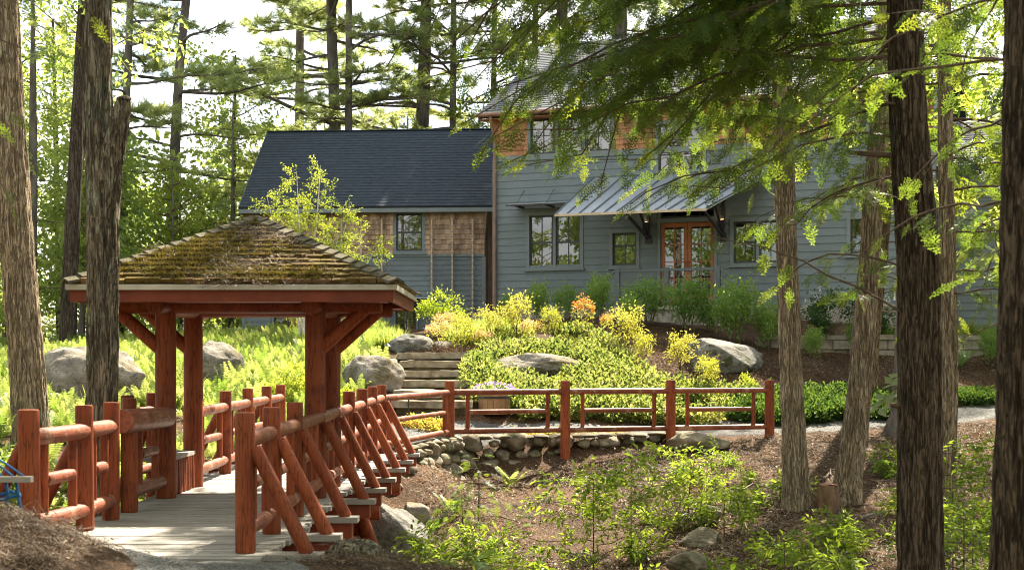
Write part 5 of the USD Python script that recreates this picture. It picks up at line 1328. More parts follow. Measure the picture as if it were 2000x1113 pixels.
def hem_crown(T, seed, x, y, z0, z1, n, Lmax, protos=HEM2, sec=.55, spr=.42, size=.72, dens=.9, az=None, Lmin=.8, lowL=.8):
    c = Crown(seed); r = c.r
    for k in range(n):
        f_ = k / max(n - 1, 1); z = z0 + (z1 - z0) * f_
        L = (Lmin + (Lmax - Lmin) * (1 - f_) ** .8) * r.uniform(.7, 1.1) * (lowL if f_ < .1 else 1)
        a = r.uniform(0, 2 * np.pi) if az is None else az + r.normal() * .6
        c.bough((x, y, z), a, L, lift=r.uniform(.05, .25), droop=r.uniform(.25, .45), rad=.015 + .012 * L, sec=sec, spr=spr, size=size, dens=dens)
    return c
# crowns above the frame (they shade the foreground) and the boughs that hang into view
hem_crown(T1, 11, -7.45, 20, 8, 20, 20, 3.2).build(T1, HEM2)
def maple_crown(T, seed, x, y, z0, z1, n, L, protos=FARLEAF, size=.75):
    c = Crown(seed); r = c.r
    for k in range(n):
        a = r.uniform(0, 6.28); f_ = k / n
        c.twigs((x, y, z0 + (z1 - z0) * f_), (math.cos(a), math.sin(a), r.uniform(.3, .9)), L * r.uniform(.7, 1.1), rad=.05, size=size, step=.32, branches=7)
    c.build(T, protos)
maple_crown(T2, 12, -4.3, 14, 8, 14, 10, 3.0)
c3 = hem_crown(T3, 13, 4.45, 23, 6.6, 20, 32, 4.2)
for k in range(12):   # long limbs over the near bank and the bridge
    c3.bough((4.45, 23, 8.6 + .5 * k), 3.3 + .09 * k + c3.r.normal() * .15, c3.r.uniform(4.6, 5.8), .12, .26, .05, sec=.5, spr=.4, size=.8, dens=.85)
c3.build(T3, HEM2)
c4 = hem_crown(T4, 14, 6.3, 23.3, 6.0, 18, 26, 3.6); c4.build(T4, HEM2)
hem_crown(T5, 15, 8.5, 31.5, 6.5, 19, 24, 3.6).build(T5, HEM2)
hem_crown(T7, 17, 6.35, 20.3, 4.5, 16, 22, 3.0).build(T7, HEM2)
maple_crown(T9, 19, 8.15, 28.4, 6, 15, 12, 3.0)

# foreground boughs, fine sprays
c6 = Crown(16); PI = math.pi
for (z, az, L, lift, droop, dens) in [
        (5.2, 2.49, 5.0, .05, .33, 1), (4.9, 2.75, 4.4, .06, .34, 1), (4.4, 2.2, 3.8, .12, .36, 1), (4.6, 3.15, 3.6, .10, .34, 1), (4.0, 2.5, 3.2, .12, .36, 1),
        (5.6, 2.95, 4.4, .02, .32, 1), (5.5, 2.25, 4.6, .0, .34, 1), (6.0, 2.6, 5.2, .0, .36, 1), (6.4, 3.2, 4.2, -.05, .36, 1), (6.8, 2.75, 5.0, -.05, .40, 1), (7.2, 2.45, 5.0, -.08, .42, 1), (7.0, 2.05, 4.4, -.05, .40, 1),
        (7.6, 2.9, 4.8, -.1, .45, 1), (7.8, 2.3, 5.2, -.1, .44, 1), (5.9, 1.9, 4.0, 0, .36, 1), (6.6, 3.5, 3.4, -.05, .42, 1),
        (5.0, 2.95, 4.0, .04, .36, 1), (5.3, 2.6, 4.2, .02, .4, 1), (5.7, 2.4, 5.2, .0, .36, 1), (6.2, 3.0, 4.8, -.02, .38, 1), (6.5, 2.4, 5.0, -.04, .40, 1), (5.8, 3.3, 3.6, .0, .40, 1), (6.9, 3.05, 5.0, -.06, .44, 1), (7.4, 2.65, 5.2, -.1, .46, 1), (4.8, 2.4, 3.0, .05, .42, 1), (7.9, 3.2, 4.6, -.1, .5, 1), (8.2, 2.6, 5.0, -.12, .52, 1),
        (3.6, 3.0, 2.0, .22, .42, .9), (3.3, 2.2, 1.8, .2, .40, .9), (4.7, 1.8, 2.8, .1, .4, .9), (5.3, 2.1, 3.2, .05, .4, .9),
        (1.95, 2.85, 1.9, .55, .12, .8), (2.4, 2.3, 1.5, .3, .4, .8), (4.4, .6, 2.0, .1, .4, .9), (5.2, 1.0, 2.4, .05, .4, .9), (5.0, -.2, 1.8, .05, .4, .9), (6.0, .3, 2.4, .0, .4, .9), (3.9, 3.4, 1.5, .1, .4, .9)]:
    c6.bough((3.72, 13, z), az, L, lift, droop, rad=.012 + .006 * L, sec=.22, spr=.15, size=.32, dens=dens * .9, kinds=4)
for k in range(16):
    c6.bough((3.63, 13, 7.5 + k * .75), c6.r.uniform(0, 6.28), (4.2 - k * .2) * c6.r.uniform(.7, 1.1), .15, .35, .04, sec=.5, spr=.36, size=.55, dens=.9, kinds=4)
for k in range(14):
    c6.bough((3.63, 13, 8.0 + .36 * k), 1.95 + .11 * k, c6.r.uniform(5.2, 6.6), .12, .26, .05, sec=.34, spr=.28, size=.62, dens=.9, kinds=4)
for (z, az, L) in ((7.0, 2.98, 5.8), (7.4, 3.10, 6.2), (8.0, 3.24, 6.5), (8.6, 3.02, 6.8), (9.2, 3.34, 6.6), (9.6, 3.14, 6.8), (10.2, 2.9, 6.8)):
    c6.bough((3.64, 13, z), az, L, .06, .24, .05, sec=.3, spr=.24, size=.58, dens=.95, kinds=4)
# broken dead branch and stubs
for (z, az, L) in ((3.45, 2.9, .55), (1.1, 3.4, .18), (2.7, .2, .2)):
    d = np.array([math.cos(az), math.sin(az), .1]); p = np.array([3.72, 13, z])
    c6.limbs.append(tube([p, p + d * L * .6, p + d * L], [.035, .028, .02], 7))
c6.build(T6, HEM)
c8 = Crown(18)
for (z, az, L) in [(2.6, 2.3, 1.3), (3.2, 1.9, 1.6), (3.5, 2.7, 1.5), (3.9, 2.2, 1.8), (4.2, 1.5, 1.8), (4.6, 2.5, 1.9), (2.4, 1.6, 1.0), (5.0, 2.0, 2.0), (5.4, 2.8, 2.2)]:
    c8.bough((3.33, 9, z), az, L, .1, .35, .018, sec=.20, spr=.14, size=.24, dens=.9, kinds=4)
for k in range(12):
    c8.bough((3.38, 9, 6 + k * .8), c8.r.uniform(0, 6.28), (3.2 - k * .18) * c8.r.uniform(.7, 1.1), .15, .35, .03, sec=.5, spr=.34, size=.6, dens=.9, kinds=3)
c8.build(T8, HEM)
# yellow lit lower boughs of the slim trunk and its neighbours (right middle distance)
def extra(T, seed, lst, x, y, sec=.3, spr=.21, size=.42, protos=HEM):
    c = Crown(seed)
    for (z, az, L) in lst:
        c.bough((x, y, z), az, L, c.r.uniform(.05, .2), c.r.uniform(.28, .42), .016 + .006 * L, sec=sec, spr=spr, size=size, dens=.92, kinds=3)
    c.build(T, protos, limb_name='lower_limbs', crown_name='lower_boughs')
extra(T7, 27, [(2.2, 1.2, 1.8), (2.8, .3, 2.4), (3.2, 2.2, 1.8), (3.6, 1.0, 2.6), (4.0, .2, 2.8), (4.3, 2.8, 2.2), (4.8, 1.6, 2.6), (5.2, .6, 2.8), (5.6, 2.5, 2.6), (2.5, 5.6, 1.8), (3.4, 5.9, 2.0), (4.5, 5.4, 2.2), (6.0, 3.2, 2.5)], 6.38, 20.3)
extra(T4, 28, [(4.2, 3.0, 2.2), (4.6, 2.2, 2.4), (5.0, 1.2, 2.6), (5.4, .4, 2.6), (5.8, 3.3, 2.8), (6.3, 2.6, 3.0), (3.6, 1.8, 1.6), (3.0, .7, 1.5), (5.5, 5.3, 2.0)], 6.15, 23.3)
extra(T3, 29, [(4.8, 3.2, 2.4), (5.2, 2.5, 2.8), (5.6, 3.6, 2.8), (6.0, .4, 2.4), (5.4, 1.2, 2.2), (6.4, 2.9, 3.2), (6.8, 3.4, 3.4), (7.2, 2.2, 3.4)], 4.52, 23)
extra(T5, 30, [(3.0, .4, 2.2), (3.6, 1.0, 2.4), (4.2, 5.8, 2.6), (4.6, .2, 2.8), (5.2, 2.8, 2.8), (5.6, .8, 3.0), (6.2, 5.5, 3.0), (2.6, 5.6, 1.6)], 8.4, 31.5, sec=.4, spr=.27, size=.5)

# hemlock just outside the left edge whose twigs hang into the top left corner
TL = big_tree('hemlock_tree', 'hemlock outside the left edge, only its dark top left twigs in view', [(-4.5, 9.0, .3), (-4.5, 9, 3), (-4.6, 9, 12)], [.16, .14, .05], 'bark_dark', 41)
cL = Crown(41)
for (z, az, L) in [(4.3, .5, 1.5), (4.0, .2, 1.25), (4.7, .9, 2.0), (4.9, .1, 1.6), (3.0, .4, 1.15), (3.6, .9, 1.2), (5.3, .6, 2.2)]:
    cL.bough((-4.5, 9, z), az, L, .05, .35, .016, sec=.18, spr=.13, size=.23, kinds=4)
cL.build(TL, HEM)
# ------------------------------------------------------------------ background pines
def pine(label, pts, rad, seed, z0, z1, n, Lmax, group=None, mat='bark_far', dens=.9, size=.8, bias=None):
    T = Thing('pine_tree', label, 'tree', pts[0], group)
    T.add('trunk', trunk_mesh(pts, np.array(rad) * .85, seed, seg=16, step=.25, relief=.02, flare=.3), mat, smooth=True)
    c = Crown(seed); r = c.r
    for k in range(n):
        f_ = k / n; z = z0 + (z1 - z0) * f_ + r.normal() * .2
        P = np.array(pts); p = [np.interp(z, P[:, 2], P[:, q]) for q in (0, 1)]
        L = Lmax * (1 - .72 * f_ ** 1.6) * r.uniform(.55, 1.15) * (.7 if f_ < .12 else 1)
        a = r.uniform(0, 2 * np.pi) if (bias is None or r.uniform() < .4) else bias + r.normal() * .7
        c.plate((p[0], p[1], z), a, L, rise=r.uniform(-.06, .18), rad=.02 + .012 * L, size=size, step=.5, dens=dens * (.5 if z < 16.5 else 1.0), thick=.16)
    for k in range(14):   # fuller top
        z = r.uniform(17, z1 - .5); P = np.array(pts); p = [np.interp(z, P[:, 2], P[:, q]) for q in (0, 1)]
        c.plate((p[0], p[1], z), r.uniform(0, 6.28), Lmax * .6 * r.uniform(.6, 1.1), rise=r.uniform(-.05, .2), rad=.05, size=size * 1.2, step=.6)
    for k in range(5):   # dead snags low on the trunk
        z = z0 - r.uniform(.3, 3); P = np.array(pts); p = np.array([np.interp(z, P[:, 2], P[:, q]) for q in (0, 1)] + [z]); a = r.uniform(0, 6.28)
        d = np.array([math.cos(a), math.sin(a), r.uniform(-.2, .2)]); L = r.uniform(.6, 1.8)
        c.limbs.append(tube([p, p + d * L * .5, p + d * L - [0, 0, .1]], [.03, .02, .008], 5))
    c.build(T, PINE, limb_mat='bark_far')
    return T
pine('tall pine leaning right, left of the wing roof', [(-13.0, 52, 1.2), (-12.8, 52, 6), (-12.6, 52, 11), (-12.1, 52, 17), (-11.7, 52, 26)], [.34, .27, .22, .18, .05], 61, 5.5, 25, 40, 4.2)
pine('slim tall pine seen right beside the lichen covered trunk', [(-13.7, 48, 1.0), (-13.5, 48, 8), (-13.25, 48, 14), (-13.1, 48, 22)], [.24, .18, .15, .04], 62, 7, 21, 30, 3.0)
pine('stout pine behind the wing ridge, left of the dark slim pine', [(-7.3, 58, 1.5), (-7.35, 58, 8), (-7.6, 58, 17), (-7.7, 58, 27)], [.42, .34, .25, .06], 63, 8.5, 26, 42, 6.0, bias=3.0)
pine('dark slim pine in front of the stout pine behind the wing', [(-6.6, 56, 1.5), (-6.62, 56, 10), (-6.6, 56, 17), (-6.6, 56, 25)], [.24, .19, .15, .05], 64, 9, 24, 30, 4.2)
pine('thickest pine above the wing roof, near the main house', [(-3.85, 58, 1.5), (-3.8, 58, 9), (-3.6, 58, 17), (-3.5, 58, 27)], [.46, .38, .28, .06], 65, 9, 26, 40, 5.6)
pine('pale grey trunked pine just left of the main roof', [(-2.5, 57, 1.5), (-2.45, 57, 10), (-2.4, 57, 17), (-2.3, 57, 24)], [.24, .18, .14, .04], 66, 10, 23, 24, 3.6)
pine('thin pine rising behind the left slope of the main roof', [(-.85, 60, 1.5), (-.8, 60, 11), (-.75, 60, 18), (-.7, 60, 25)], [.24, .18, .13, .04], 67, 9, 24, 30, 3.8)
pine('slim pine behind the left end of the main roof, crown out of view', [(.95, 57, 1.5), (.95, 57, 12), (1.0, 57, 25)], [.24, .16, .05], 71, 15.5, 24, 22, 4.4)
pine('pine with low boughs behind the ridge of the main house', [(4.5, 62, 1.5), (4.6, 62, 12), (4.7, 62, 26)], [.36, .26, .06], 68, 11, 25, 30, 5.0)
pine('pine far behind the right half of the main roof', [(11.5, 60, 1.5), (11.6, 60, 12), (11.8, 60, 26)], [.36, .26, .06], 69, 11, 25, 30, 5.0)
pine('broad pine whose boughs fill the gap left of the wing ridge', [(-10.3, 66, 1.0), (-10.2, 66, 9), (-10.1, 66, 18), (-10, 66, 26)], [.36, .3, .22, .05], 70, 9, 25, 34, 4.6)

# ---- broad leaved and hemlock trees of the left wood
def leaf_tree(name, label, x, y, h, seed, r0=.12, crown0=.25, L=2.2, n=16, protos=FARLEAF, size=.9, mat='bark_far', group=None, step=.4, lean=0.0, branches=7):
    z = float(height(x, y)) - .1
    T = Thing(name, label, 'tree', (x, y, z), group)
    pts = [(x, y, z - .2), (x + lean * .3, y, z + h * .35), (x + lean * .7, y, z + h * .7), (x + lean, y, z + h)]
    T.add('trunk', trunk_mesh(pts, [r0 * 1.2, r0, r0 * .6, .02], seed, seg=12, step=.3, relief=.012, flare=.3), mat, smooth=True)
    c = Crown(seed); r = c.r
    for k in range(n):
        f_ = k / n; zz = z + h * (crown0 + (1 - crown0) * f_); q = crown0 + (1 - crown0) * f_
        a = k * 2.4 + r.normal() * .4
        c.twigs((x + lean * q, y, zz), (math.cos(a), math.sin(a), r.uniform(.15, .7)), L * (1 - .6 * f_) * r.uniform(.7, 1.2), rad=.03, size=size, step=step, branches=branches)
    c.build(T, protos)
    return T
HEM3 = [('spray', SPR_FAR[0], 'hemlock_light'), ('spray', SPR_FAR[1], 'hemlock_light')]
def hem_tree(label, x, y, h, seed, r0=.16, z_low=.15, L=2.6, n=30, group=None, size=.85, protos=HEM3, sec=.6, spr=.42, kinds=2):
    z = float(height(x, y)) - .1
    T = Thing('hemlock_tree', label, 'tree', (x, y, z), group)
    T.add('trunk', trunk_mesh([(x, y, z - .2), (x + .1, y, z + h * .5), (x + .1, y, z + h)], [r0 * 1.2, r0 * .8, .02], seed, seg=12, step=.3, relief=.012, flare=.3), 'bark_far', smooth=True)
    c = Crown(seed); r = c.r
    for k in range(n):
        f_ = k / n
        c.bough((x + .05, y, z + h * (z_low + (1 - z_low) * f_)), k * 2.4 + r.normal() * .4, L * (1.05 - f_) ** .7 * r.uniform(.7, 1.1), r.uniform(.05, .25), .35, .03, sec=sec, spr=spr, size=size, dens=.92, kinds=kinds)
    c.build(T, protos)
    return T
def trunk_only(label, x, y, h, r0, seed, lean=0.):
    z = float(height(x, y)) - .2
    T = Thing('tree', label, 'tree', (x, y, z))
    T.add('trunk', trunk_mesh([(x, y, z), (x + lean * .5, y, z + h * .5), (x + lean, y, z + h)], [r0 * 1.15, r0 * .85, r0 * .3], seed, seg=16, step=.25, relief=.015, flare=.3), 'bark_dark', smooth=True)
    c = Crown(seed)
    for k in range(10):
        a = k * 2.4; c.twigs((x + lean * (.6 + .04 * k), y, z + h * (.6 + .04 * k)), (math.cos(a), math.sin(a), .4), 2.0, rad=.03, size=.9, step=.4, branches=6)
    c.build(T, FARLEAF)
trunk_only('dark thick trunk in the wood between the two near left trunks', -12.9, 40, 15, .22, 81, .7)
trunk_only('thin dark trunk low in the wood at the left picture edge', -18.9, 52, 12, .17, 82, .3)
trunk_only('slim dark trunk seen under the left roof corner of the pavilion', -17.3, 53, 13, .14, 83, -.3)
trunk_only('thin grey trunk left of the grey clapboard wing, under the pavilion', -11.2, 55, 12, .12, 84, .2)
hem_tree('tall light green hemlock filling the gap between the two near left trunks', -15.0, 43, 13, 91, L=3.0, n=26)
hem_tree('bushy hemlock behind the thick warm trunk at the left edge', -16.8, 40, 12, 92, L=3.2, n=26)
hem_tree('feathery young hemlock just left of the wing gable', -10.1, 49.5, 9.0, 93, r0=.09, L=2.2, n=30, size=.7)
leaf_tree('leafy_tree', 'bright leafy young tree between the leaning pine and the wing', -11.3, 46, 6.0, 95, r0=.06, L=1.6, n=18, protos=BIRCH, size=.6, step=.26, crown0=.15)
leaf_tree('leafy_tree', 'leafy tree with a forked pale stem right of the lichen covered trunk', -14.1, 45, 7.5, 96, r0=.08, L=2.0, n=16, lean=.8, crown0=.2)
leaf_tree('leafy_tree', 'rounded leafy tree low behind the pavilion roof', -12.0, 50, 6.5, 97, r0=.09, L=2.2, n=18, crown0=.15)
leaf_tree('leafy_tree', 'bright bush like tree behind the ferns at the left picture edge', -18.6, 46, 6.0, 98, r0=.08, L=2.4, n=18, crown0=.08)
leaf_tree('leafy_tree', 'leafy tree right behind the dark thick trunk in the left wood', -14.6, 47, 7, 99, r0=.08, L=2.4, n=18, crown0=.1)
leaf_tree('leafy_tree', 'low leafy tree behind the posts of the pavilion', -10.4, 54, 5.5, 100, r0=.08, L=2.2, n=18, crown0=.06)
leaf_tree('leafy_tree', 'slender leafy tree between the slim pine and the lichen trunk', -15.9, 52, 7, 101, r0=.08, L=2.0, n=11, crown0=.15)
# further wood: a few model trees repeated
fw = [leaf_tree('leafy_tree', 'pale leafy tree far back in the left wood', -18, 64, 9, 102, r0=.12, L=3.2, n=20, crown0=.12, size=1.2, step=.55, group='pale trees far back in the wood'),
      hem_tree('hazy hemlock far back in the left wood', -22, 60, 13, 103, L=3.6, n=30, size=1.2, sec=.8, spr=.55, group='hazy hemlocks far back in the wood')]
fr = np.random.default_rng(55)
for k, (x, y) in enumerate([(-12.5, 66), (-15, 72), (-20, 70), (-25, 66), (-28, 74), (-10, 74), (-24, 56), (-6, 78), (-2, 76), (3, 80), (9, 78), (15, 72), (-17, 82), (-30, 62), (-12, 84), (20, 66), (18, 54), (22, 48), (-23, 50), (17.5, 44)]):
    fw[k % 2].copy((x, y, float(height(x, y)) - .1), fr.uniform(0, 6.28), fr.uniform(.8, 1.2), None if y > 58 and x < 0 else 'tree of the wood rising behind the house, mostly hidden by it', None if y > 58 and x < 0 else 'trees hidden behind the house')
# the wood left of and behind the viewer, which the house windows mirror
for k, (x, y) in enumerate([(-14, 14), (-16, 6), (-19, 18), (-22, 10), (-20, 0), (-26, 3), (-15, -4), (-27, 14), (-10, -8), (-3, -10), (4, -9), (11, -6), (-32, 8), (15, 4), (-22, 24), (-24, 32)]):
    fw[(k + 1) % 2].copy((x, y, float(height(x, y)) - .1), fr.uniform(0, 6.28), fr.uniform(.9, 1.3), 'tree beside or behind the viewer, mirrored in the house windows', 'trees of the wood around the viewer')

for k, (x, y, h) in enumerate([(8, 55, 23), (11.5, 54, 23), (15.5, 52, 22), (20, 50, 22), (24, 47, 21), (4.4, 57, 29), (21.5, 43, 17), (2.0, 58, 29)]):
    hem_tree(['dark hemlock behind the main roof, nearest its middle', 'dark hemlock behind the right third of the main roof', 'dark hemlock behind the annex', 'second dark hemlock behind the annex', 'dark hemlock at far right behind the annex', 'dark hemlock behind the left part of the main roof', 'dark hemlock right of the annex, behind the thick trunk', 'dark hemlock whose top shows above the left end of the main ridge'][k], x, y, h, 130 + k, r0=.3, L=6.0 if h > 28 else 4.2, n=44, size=1.1, sec=.8, spr=.5, z_low=.25, protos=HEM2)
for (x, y, rr_s, sc) in [(-7, -2, 1, 1.7), (-11, 3, 1, 1.6), (-2, -7, 1, 1.8), (7, -4, 1, 1.7), (9.5, 3, 1, 1.7), (12, 9, 1, 1.6), (3, -13, 1, 1.9), (-7, -12, 1, 1.8), (14, -3, 1, 1.8), (13, 17, 1, 1.6), (-13, -8, 1, 1.7), (12.5, 26, 1, 1.5), (15, 30, 1, 1.6), (-1, -16, 1, 1.9), (9, -13, 1, 1.8)]:
    fw[rr_s].copy((x, y, float(height(x, y)) - .1), fr.uniform(0, 6.28), sc, 'tree beside or behind the viewer, mirrored in the house windows', 'trees of the wood around the viewer')
# ---- young birch before the wing
bz = float(height(-5.6, 37))
B = Thing('birch_tree', 'young bright green birch standing before the shaked wing wall', 'tree', (-5.3, 37, bz))
c = Crown(111); r = c.r
for k, (dx, dz, rr0) in enumerate([(-.25, 5.2, .045), (.35, 5.4, .05), (1.1, 4.5, .04), (-1.1, 4.6, .04), (1.9, 3.4, .035), (-.7, 4.0, .035), (.8, 3.6, .03)]):
    p0 = np.array([-5.5 + dx * .12, 37 + r.normal() * .1, bz]); p1 = np.array([-5.45 + dx, 37 + r.normal() * .5, bz + dz - .5])
    m = p0 * .6 + p1 * .4 + [-.12 * dx, 0, .5]
    B.add('stem', tube([p0 - [0, 0, .2], p0 * .8 + m * .2, m, p0 * .3 + p1 * .7, p1], [rr0, rr0 * .9, rr0 * .7, rr0 * .45, .006], 8), 'birch_bark', smooth=True)
    for q in range(13):
        f_ = .30 + .68 * q / 13; pp = m + (p1 - m) * (f_ - .3) / .7 if f_ > .4 else p0 + (m - p0) * f_ / .4
        a = r.uniform(0, 6.28)
        c.twigs(pp, (math.cos(a), math.sin(a) * .8, r.uniform(.1, .9)), r.uniform(.4, .95) * (1.15 - f_ * .6), rad=.01, size=.30, step=.14, branches=4, drop=.15)
c.build(B, BIRCH)

# ------------------------------------------------------------------ shrubs
def shrub(name, label, cat, mat, size, n, leaf, wid, seed, bloom=None, nb=0, bsize=.06, loc=(0, 0, 0), stem=7, clumps=16, group=None, bloom_top=.2, base=.25):
    T = Thing(name, label, cat, loc, group); L = np.array(loc)
    sx, sy, sz = size
    T.add('stems', (lambda m: (m[0] * np.array([1, 1, 1]) + L, m[1]))(stems(stem, sz * 1.5, (sx + sy) * .42, .012, seed)), 'twig_bark')
    v, f = leaf_cloud(n, (sx, sy, sz), leaf, wid, seed, clumps=clumps)
    v[:, 2] += sz * (1 + base)
    T.add('leaves', (v + L, f), mat)
    if bloom:
        r = np.random.default_rng(seed + 1); out = []
        for k in range(nb):
            d = r.normal(size=3); d /= np.linalg.norm(d); d[2] = abs(d[2]) * .8 + bloom_top
            p = d * np.array([sx, sy, sz]) * r.uniform(.7, 1.0) + [0, 0, sz * (1 + base)]
            out.append((lambda m: (m[0] + p, m[1]))(leaf_cloud(9, (bsize,) * 3, bsize * .9, bsize * .6, int(r.integers(1e6)), shell=.3)))
        m = join(*out); T.add('blossoms', (m[0] + L, m[1]), bloom)
    return T
def at(x, y, dz=-.03): return (x, y, float(height(x, y)) + dz)
GS = 'green shrubs along the house foundation'
sh = shrub('green_shrub', 'loose green shrub in front of the porch mesh railing', 'shrub', 'shrub_leaf', (.85, .6, .62), 1700, .085, .058, 1, clumps=30, loc=at(3.6, 36.4))
for (x, y, s, lab) in [(2.3, 37.0, .85, 'green shrub under the slanted porch railing'), (4.6, 35.9, 1.1, 'widest green shrub, below the red double doors'), (5.7, 35.4, 1.25, 'tall spreading green shrub right of the doors, behind the big boulder'), (6.55, 35.3, .85, 'green shrub just left of the straight hemlock trunk'), (.7, 38.4, .8, 'green shrub below the lower left window pair'), (-.1, 38.6, .65, 'small green shrub at the left corner of the main house'), (1.5, 37.8, .7, 'low green shrub between window pair and slanted railing'), (7.6, 34.9, .6, 'small green shrub right behind the straight hemlock trunk'), (8.9, 35.2, .75, 'green shrub overhanging the squared stone wall behind the leaning trunk'), (3.1, 35.6, .6, 'low green shrub between the azaleas and the porch'), (12.2, 35.1, .8, 'dark green shrub over the stone wall at far right'), (5.2, 36.6, .7, 'round green shrub on the porch landing edge before the door')]:
    sh.copy(at(x, y), fr.uniform(0, 6.28), (s * .85, s * .85, s * fr.uniform(.9, 1.35)), lab)
li = shrub('lilac_shrub', 'dark green shrub with white flower clusters, right of the straight trunk', 'shrub', 'lilac_leaf', (.62, .6, .75), 1500, .09, .06, 31, 'white_bloom', 34, .055, loc=at(8.15, 36.0))
li.copy(at(9.2, 35.95), 2.0, 1.05, 'dark green shrub with white flower clusters, left of the leaning trunk')
li.copy(at(10.3, 35.95), 4.0, .85, 'dark green white flowered shrub beside the thick dark trunk')
li.copy(at(7.2, 36.0), 1.0, .75, 'smallest white flowered shrub, left of the straight trunk')
ye = shrub('yellow_shrub', 'bright yellow green bush at the top right of the steps', 'shrub', 'yellow_leaf', (.42, .4, .46), 900, .07, .03, 41, loc=at(-1.15, 33.2), base=.55)
for (x, y, s, lab) in [(3.95, 32.3, .75, 'small yellow green bush left of the big pale boulder'), (4.45, 31.2, .72, 'small yellow green bush in front of the big pale boulder'), (2.75, 33.3, .95, 'yellow green bush at the right end of the azalea row'), (3.1, 32.7, .6, 'low yellow bush below the right end of the azalea row'), (1.0, 34.2, .7, 'yellow green bush in the middle of the azalea row'), (.1, 34.3, .95, 'yellow green bush with upright sprigs behind the flat ledge'), (-.5, 33.9, .8, 'yellow green bush third from the steps')]:
    ye.copy(at(x, y), fr.uniform(0, 6.28), s * 1.25, lab)
lg = shrub('leafy_shrub', 'light green rounded shrub behind the oval boulder, before the trellis', 'shrub', 'birch_leaf', (.75, .6, .55), 1500, .09, .045, 51, loc=at(-1.75, 36.5), base=.4)
lg.copy(at(5.35, 31.3), 1.0, .42, 'small light green sprig before the right side of the big boulder')
lg.copy(at(-3.5, 26.4), 2.2, .75, 'light green bush in the ferns behind the left bridge railing')
lg.copy(at(-4.4, 27.0), 4.0, .8, 'second light green bush in the ferns, left of the right pavilion posts')
az = shrub('azalea', 'orange flowering azalea in front of the slanted porch railing', 'azalea', 'yellow_leaf', (.28, .27, .50), 330, .07, .03, 61, 'orange_bloom', 30, .065, loc=at(1.75, 33.9), base=.5)
az.copy(at(-6.05, 38.4, -.02), 1.5, 1.0, 'glowing orange azalea seen between the pavilion posts')
az.copy(at(-4.75, 39.5, .0), 3.5, .75, 'smaller orange azalea beside the right pavilion posts')
az.copy(at(2.35, 34.6), 3.0, .55, 'small orange azalea left of the right hand yellow bushes')
ap = shrub('azalea', 'peach pink azalea on thin stems at the top of the steps', 'azalea', 'yellow_leaf', (.42, .36, .25), 260, .065, .028, 71, 'peach_bloom', 42, .055, loc=at(-1.75, 33.6), base=1.0)
ap.copy(at(-.75, 33.4), 2.0, .8, 'peach azalea second from the steps'); ap.copy(at(.45, 33.8), 4.0, .9, 'pale peach azalea behind the flat ledge')
ap.copy(at(-1.65, 35.2), 1.0, 1.1, 'tall pink azalea between the oval boulder and the trellis')

# pansies in the barrel
pz = float(height(-0.38, 29.1)) + .40
pn = Thing('pansies', 'violet and white pansies heaped in the barrel planter', 'flowers', (-.38, 29.1, pz))
v, f = leaf_cloud(260, (.42, .42, .16), .06, .04, 5, shell=.5); pn.add('leaves', (v * [1, 1, 1] + [-.38, 29.1, pz + .06], f), 'shrub_leaf')
v, f = leaf_cloud(230, (.46, .46, .17), .06, .065, 6, shell=.88); k = v[f[:, 0], 2] > -.05
pn.add('blossoms', (v + [-.38, 29.1, pz + .09], f[k]), 'violet_bloom')

# ------------------------------------------------------------------ ferns, ground cover and litter
def inside(P, poly):
    poly = np.asarray(poly); x, y = P[:, 0], P[:, 1]; c = np.zeros(len(P), bool); j = len(poly) - 1
    for i in range(len(poly)):
        xi, yi = poly[i]; xj, yj = poly[j]
        c ^= ((yi > y) != (yj > y)) & (x < (xj - xi) * (y - yi) / (yj - yi + 1e-12) + xi); j = i
    return c
def fill(poly, n, seed, avoid=(), clump=None, thr=.4):
    r = np.random.default_rng(seed); poly = np.asarray(poly); lo, hi = poly.min(0), poly.max(0); out = np.zeros((0, 2))
    while len(out) < n:
        P = r.uniform(lo, hi, (n * 2, 2)); P = P[inside(P, poly)]
        for (cx, cy, rx, ry) in avoid: P = P[((P[:, 0] - cx) / rx) ** 2 + ((P[:, 1] - cy) / ry) ** 2 > 1]
        if clump: P = P[noise(np.column_stack([P * clump, np.zeros(len(P))]), seed) > thr - .25 + .5 * r.uniform(size=len(P))]
        out = np.vstack([out, P])
    return out[:n]
def ground_scatter(name, protos, P, seed, smin, smax, label, cat, dz=0., tilt=.12, idx=None, kind='stuff', follow=0.0):
    r = np.random.default_rng(seed); n = len(P); z = height(P[:, 0], P[:, 1]) + dz
    R = np.einsum('nij,njk->nik', euler('xy', r.normal(size=(n, 2)) * tilt), rotz(r.uniform(0, 6.28, n)))
    if follow:
        e = .15; gx_ = (height(P[:, 0] + e, P[:, 1]) - height(P[:, 0] - e, P[:, 1])) / (2 * e); gy_ = (height(P[:, 0], P[:, 1] + e) - height(P[:, 0], P[:, 1] - e)) / (2 * e)
        N = np.stack([-gx_, -gy_, np.ones(n)], -1); N /= np.linalg.norm(N, axis=1, keepdims=True)
        X = np.cross([0, 1., 0], N); X /= np.linalg.norm(X, axis=1, keepdims=True)
        R = np.einsum('nij,njk->nik', np.stack([X, np.cross(N, X), N], -1), R)
    return scatter(fresh('/World', name), protos, np.column_stack([P, z]), R, r.uniform(smin, smax, n), idx, kind, label, cat)
FERN_POLY = [(-2.75, 29.2), (-2.9, 31.8), (-3.6, 33.8), (-3.4, 38.5), (-4.2, 41), (-8.2, 42.8), (-14, 43), (-19, 40), (-16, 30), (-11, 24), (-8.5, 19), (-7.8, 17.5), (-5.6, 17.6), (-5.0, 21), (-4.6, 24.0), (-4.0, 25.2), (-3.5, 27.2)]
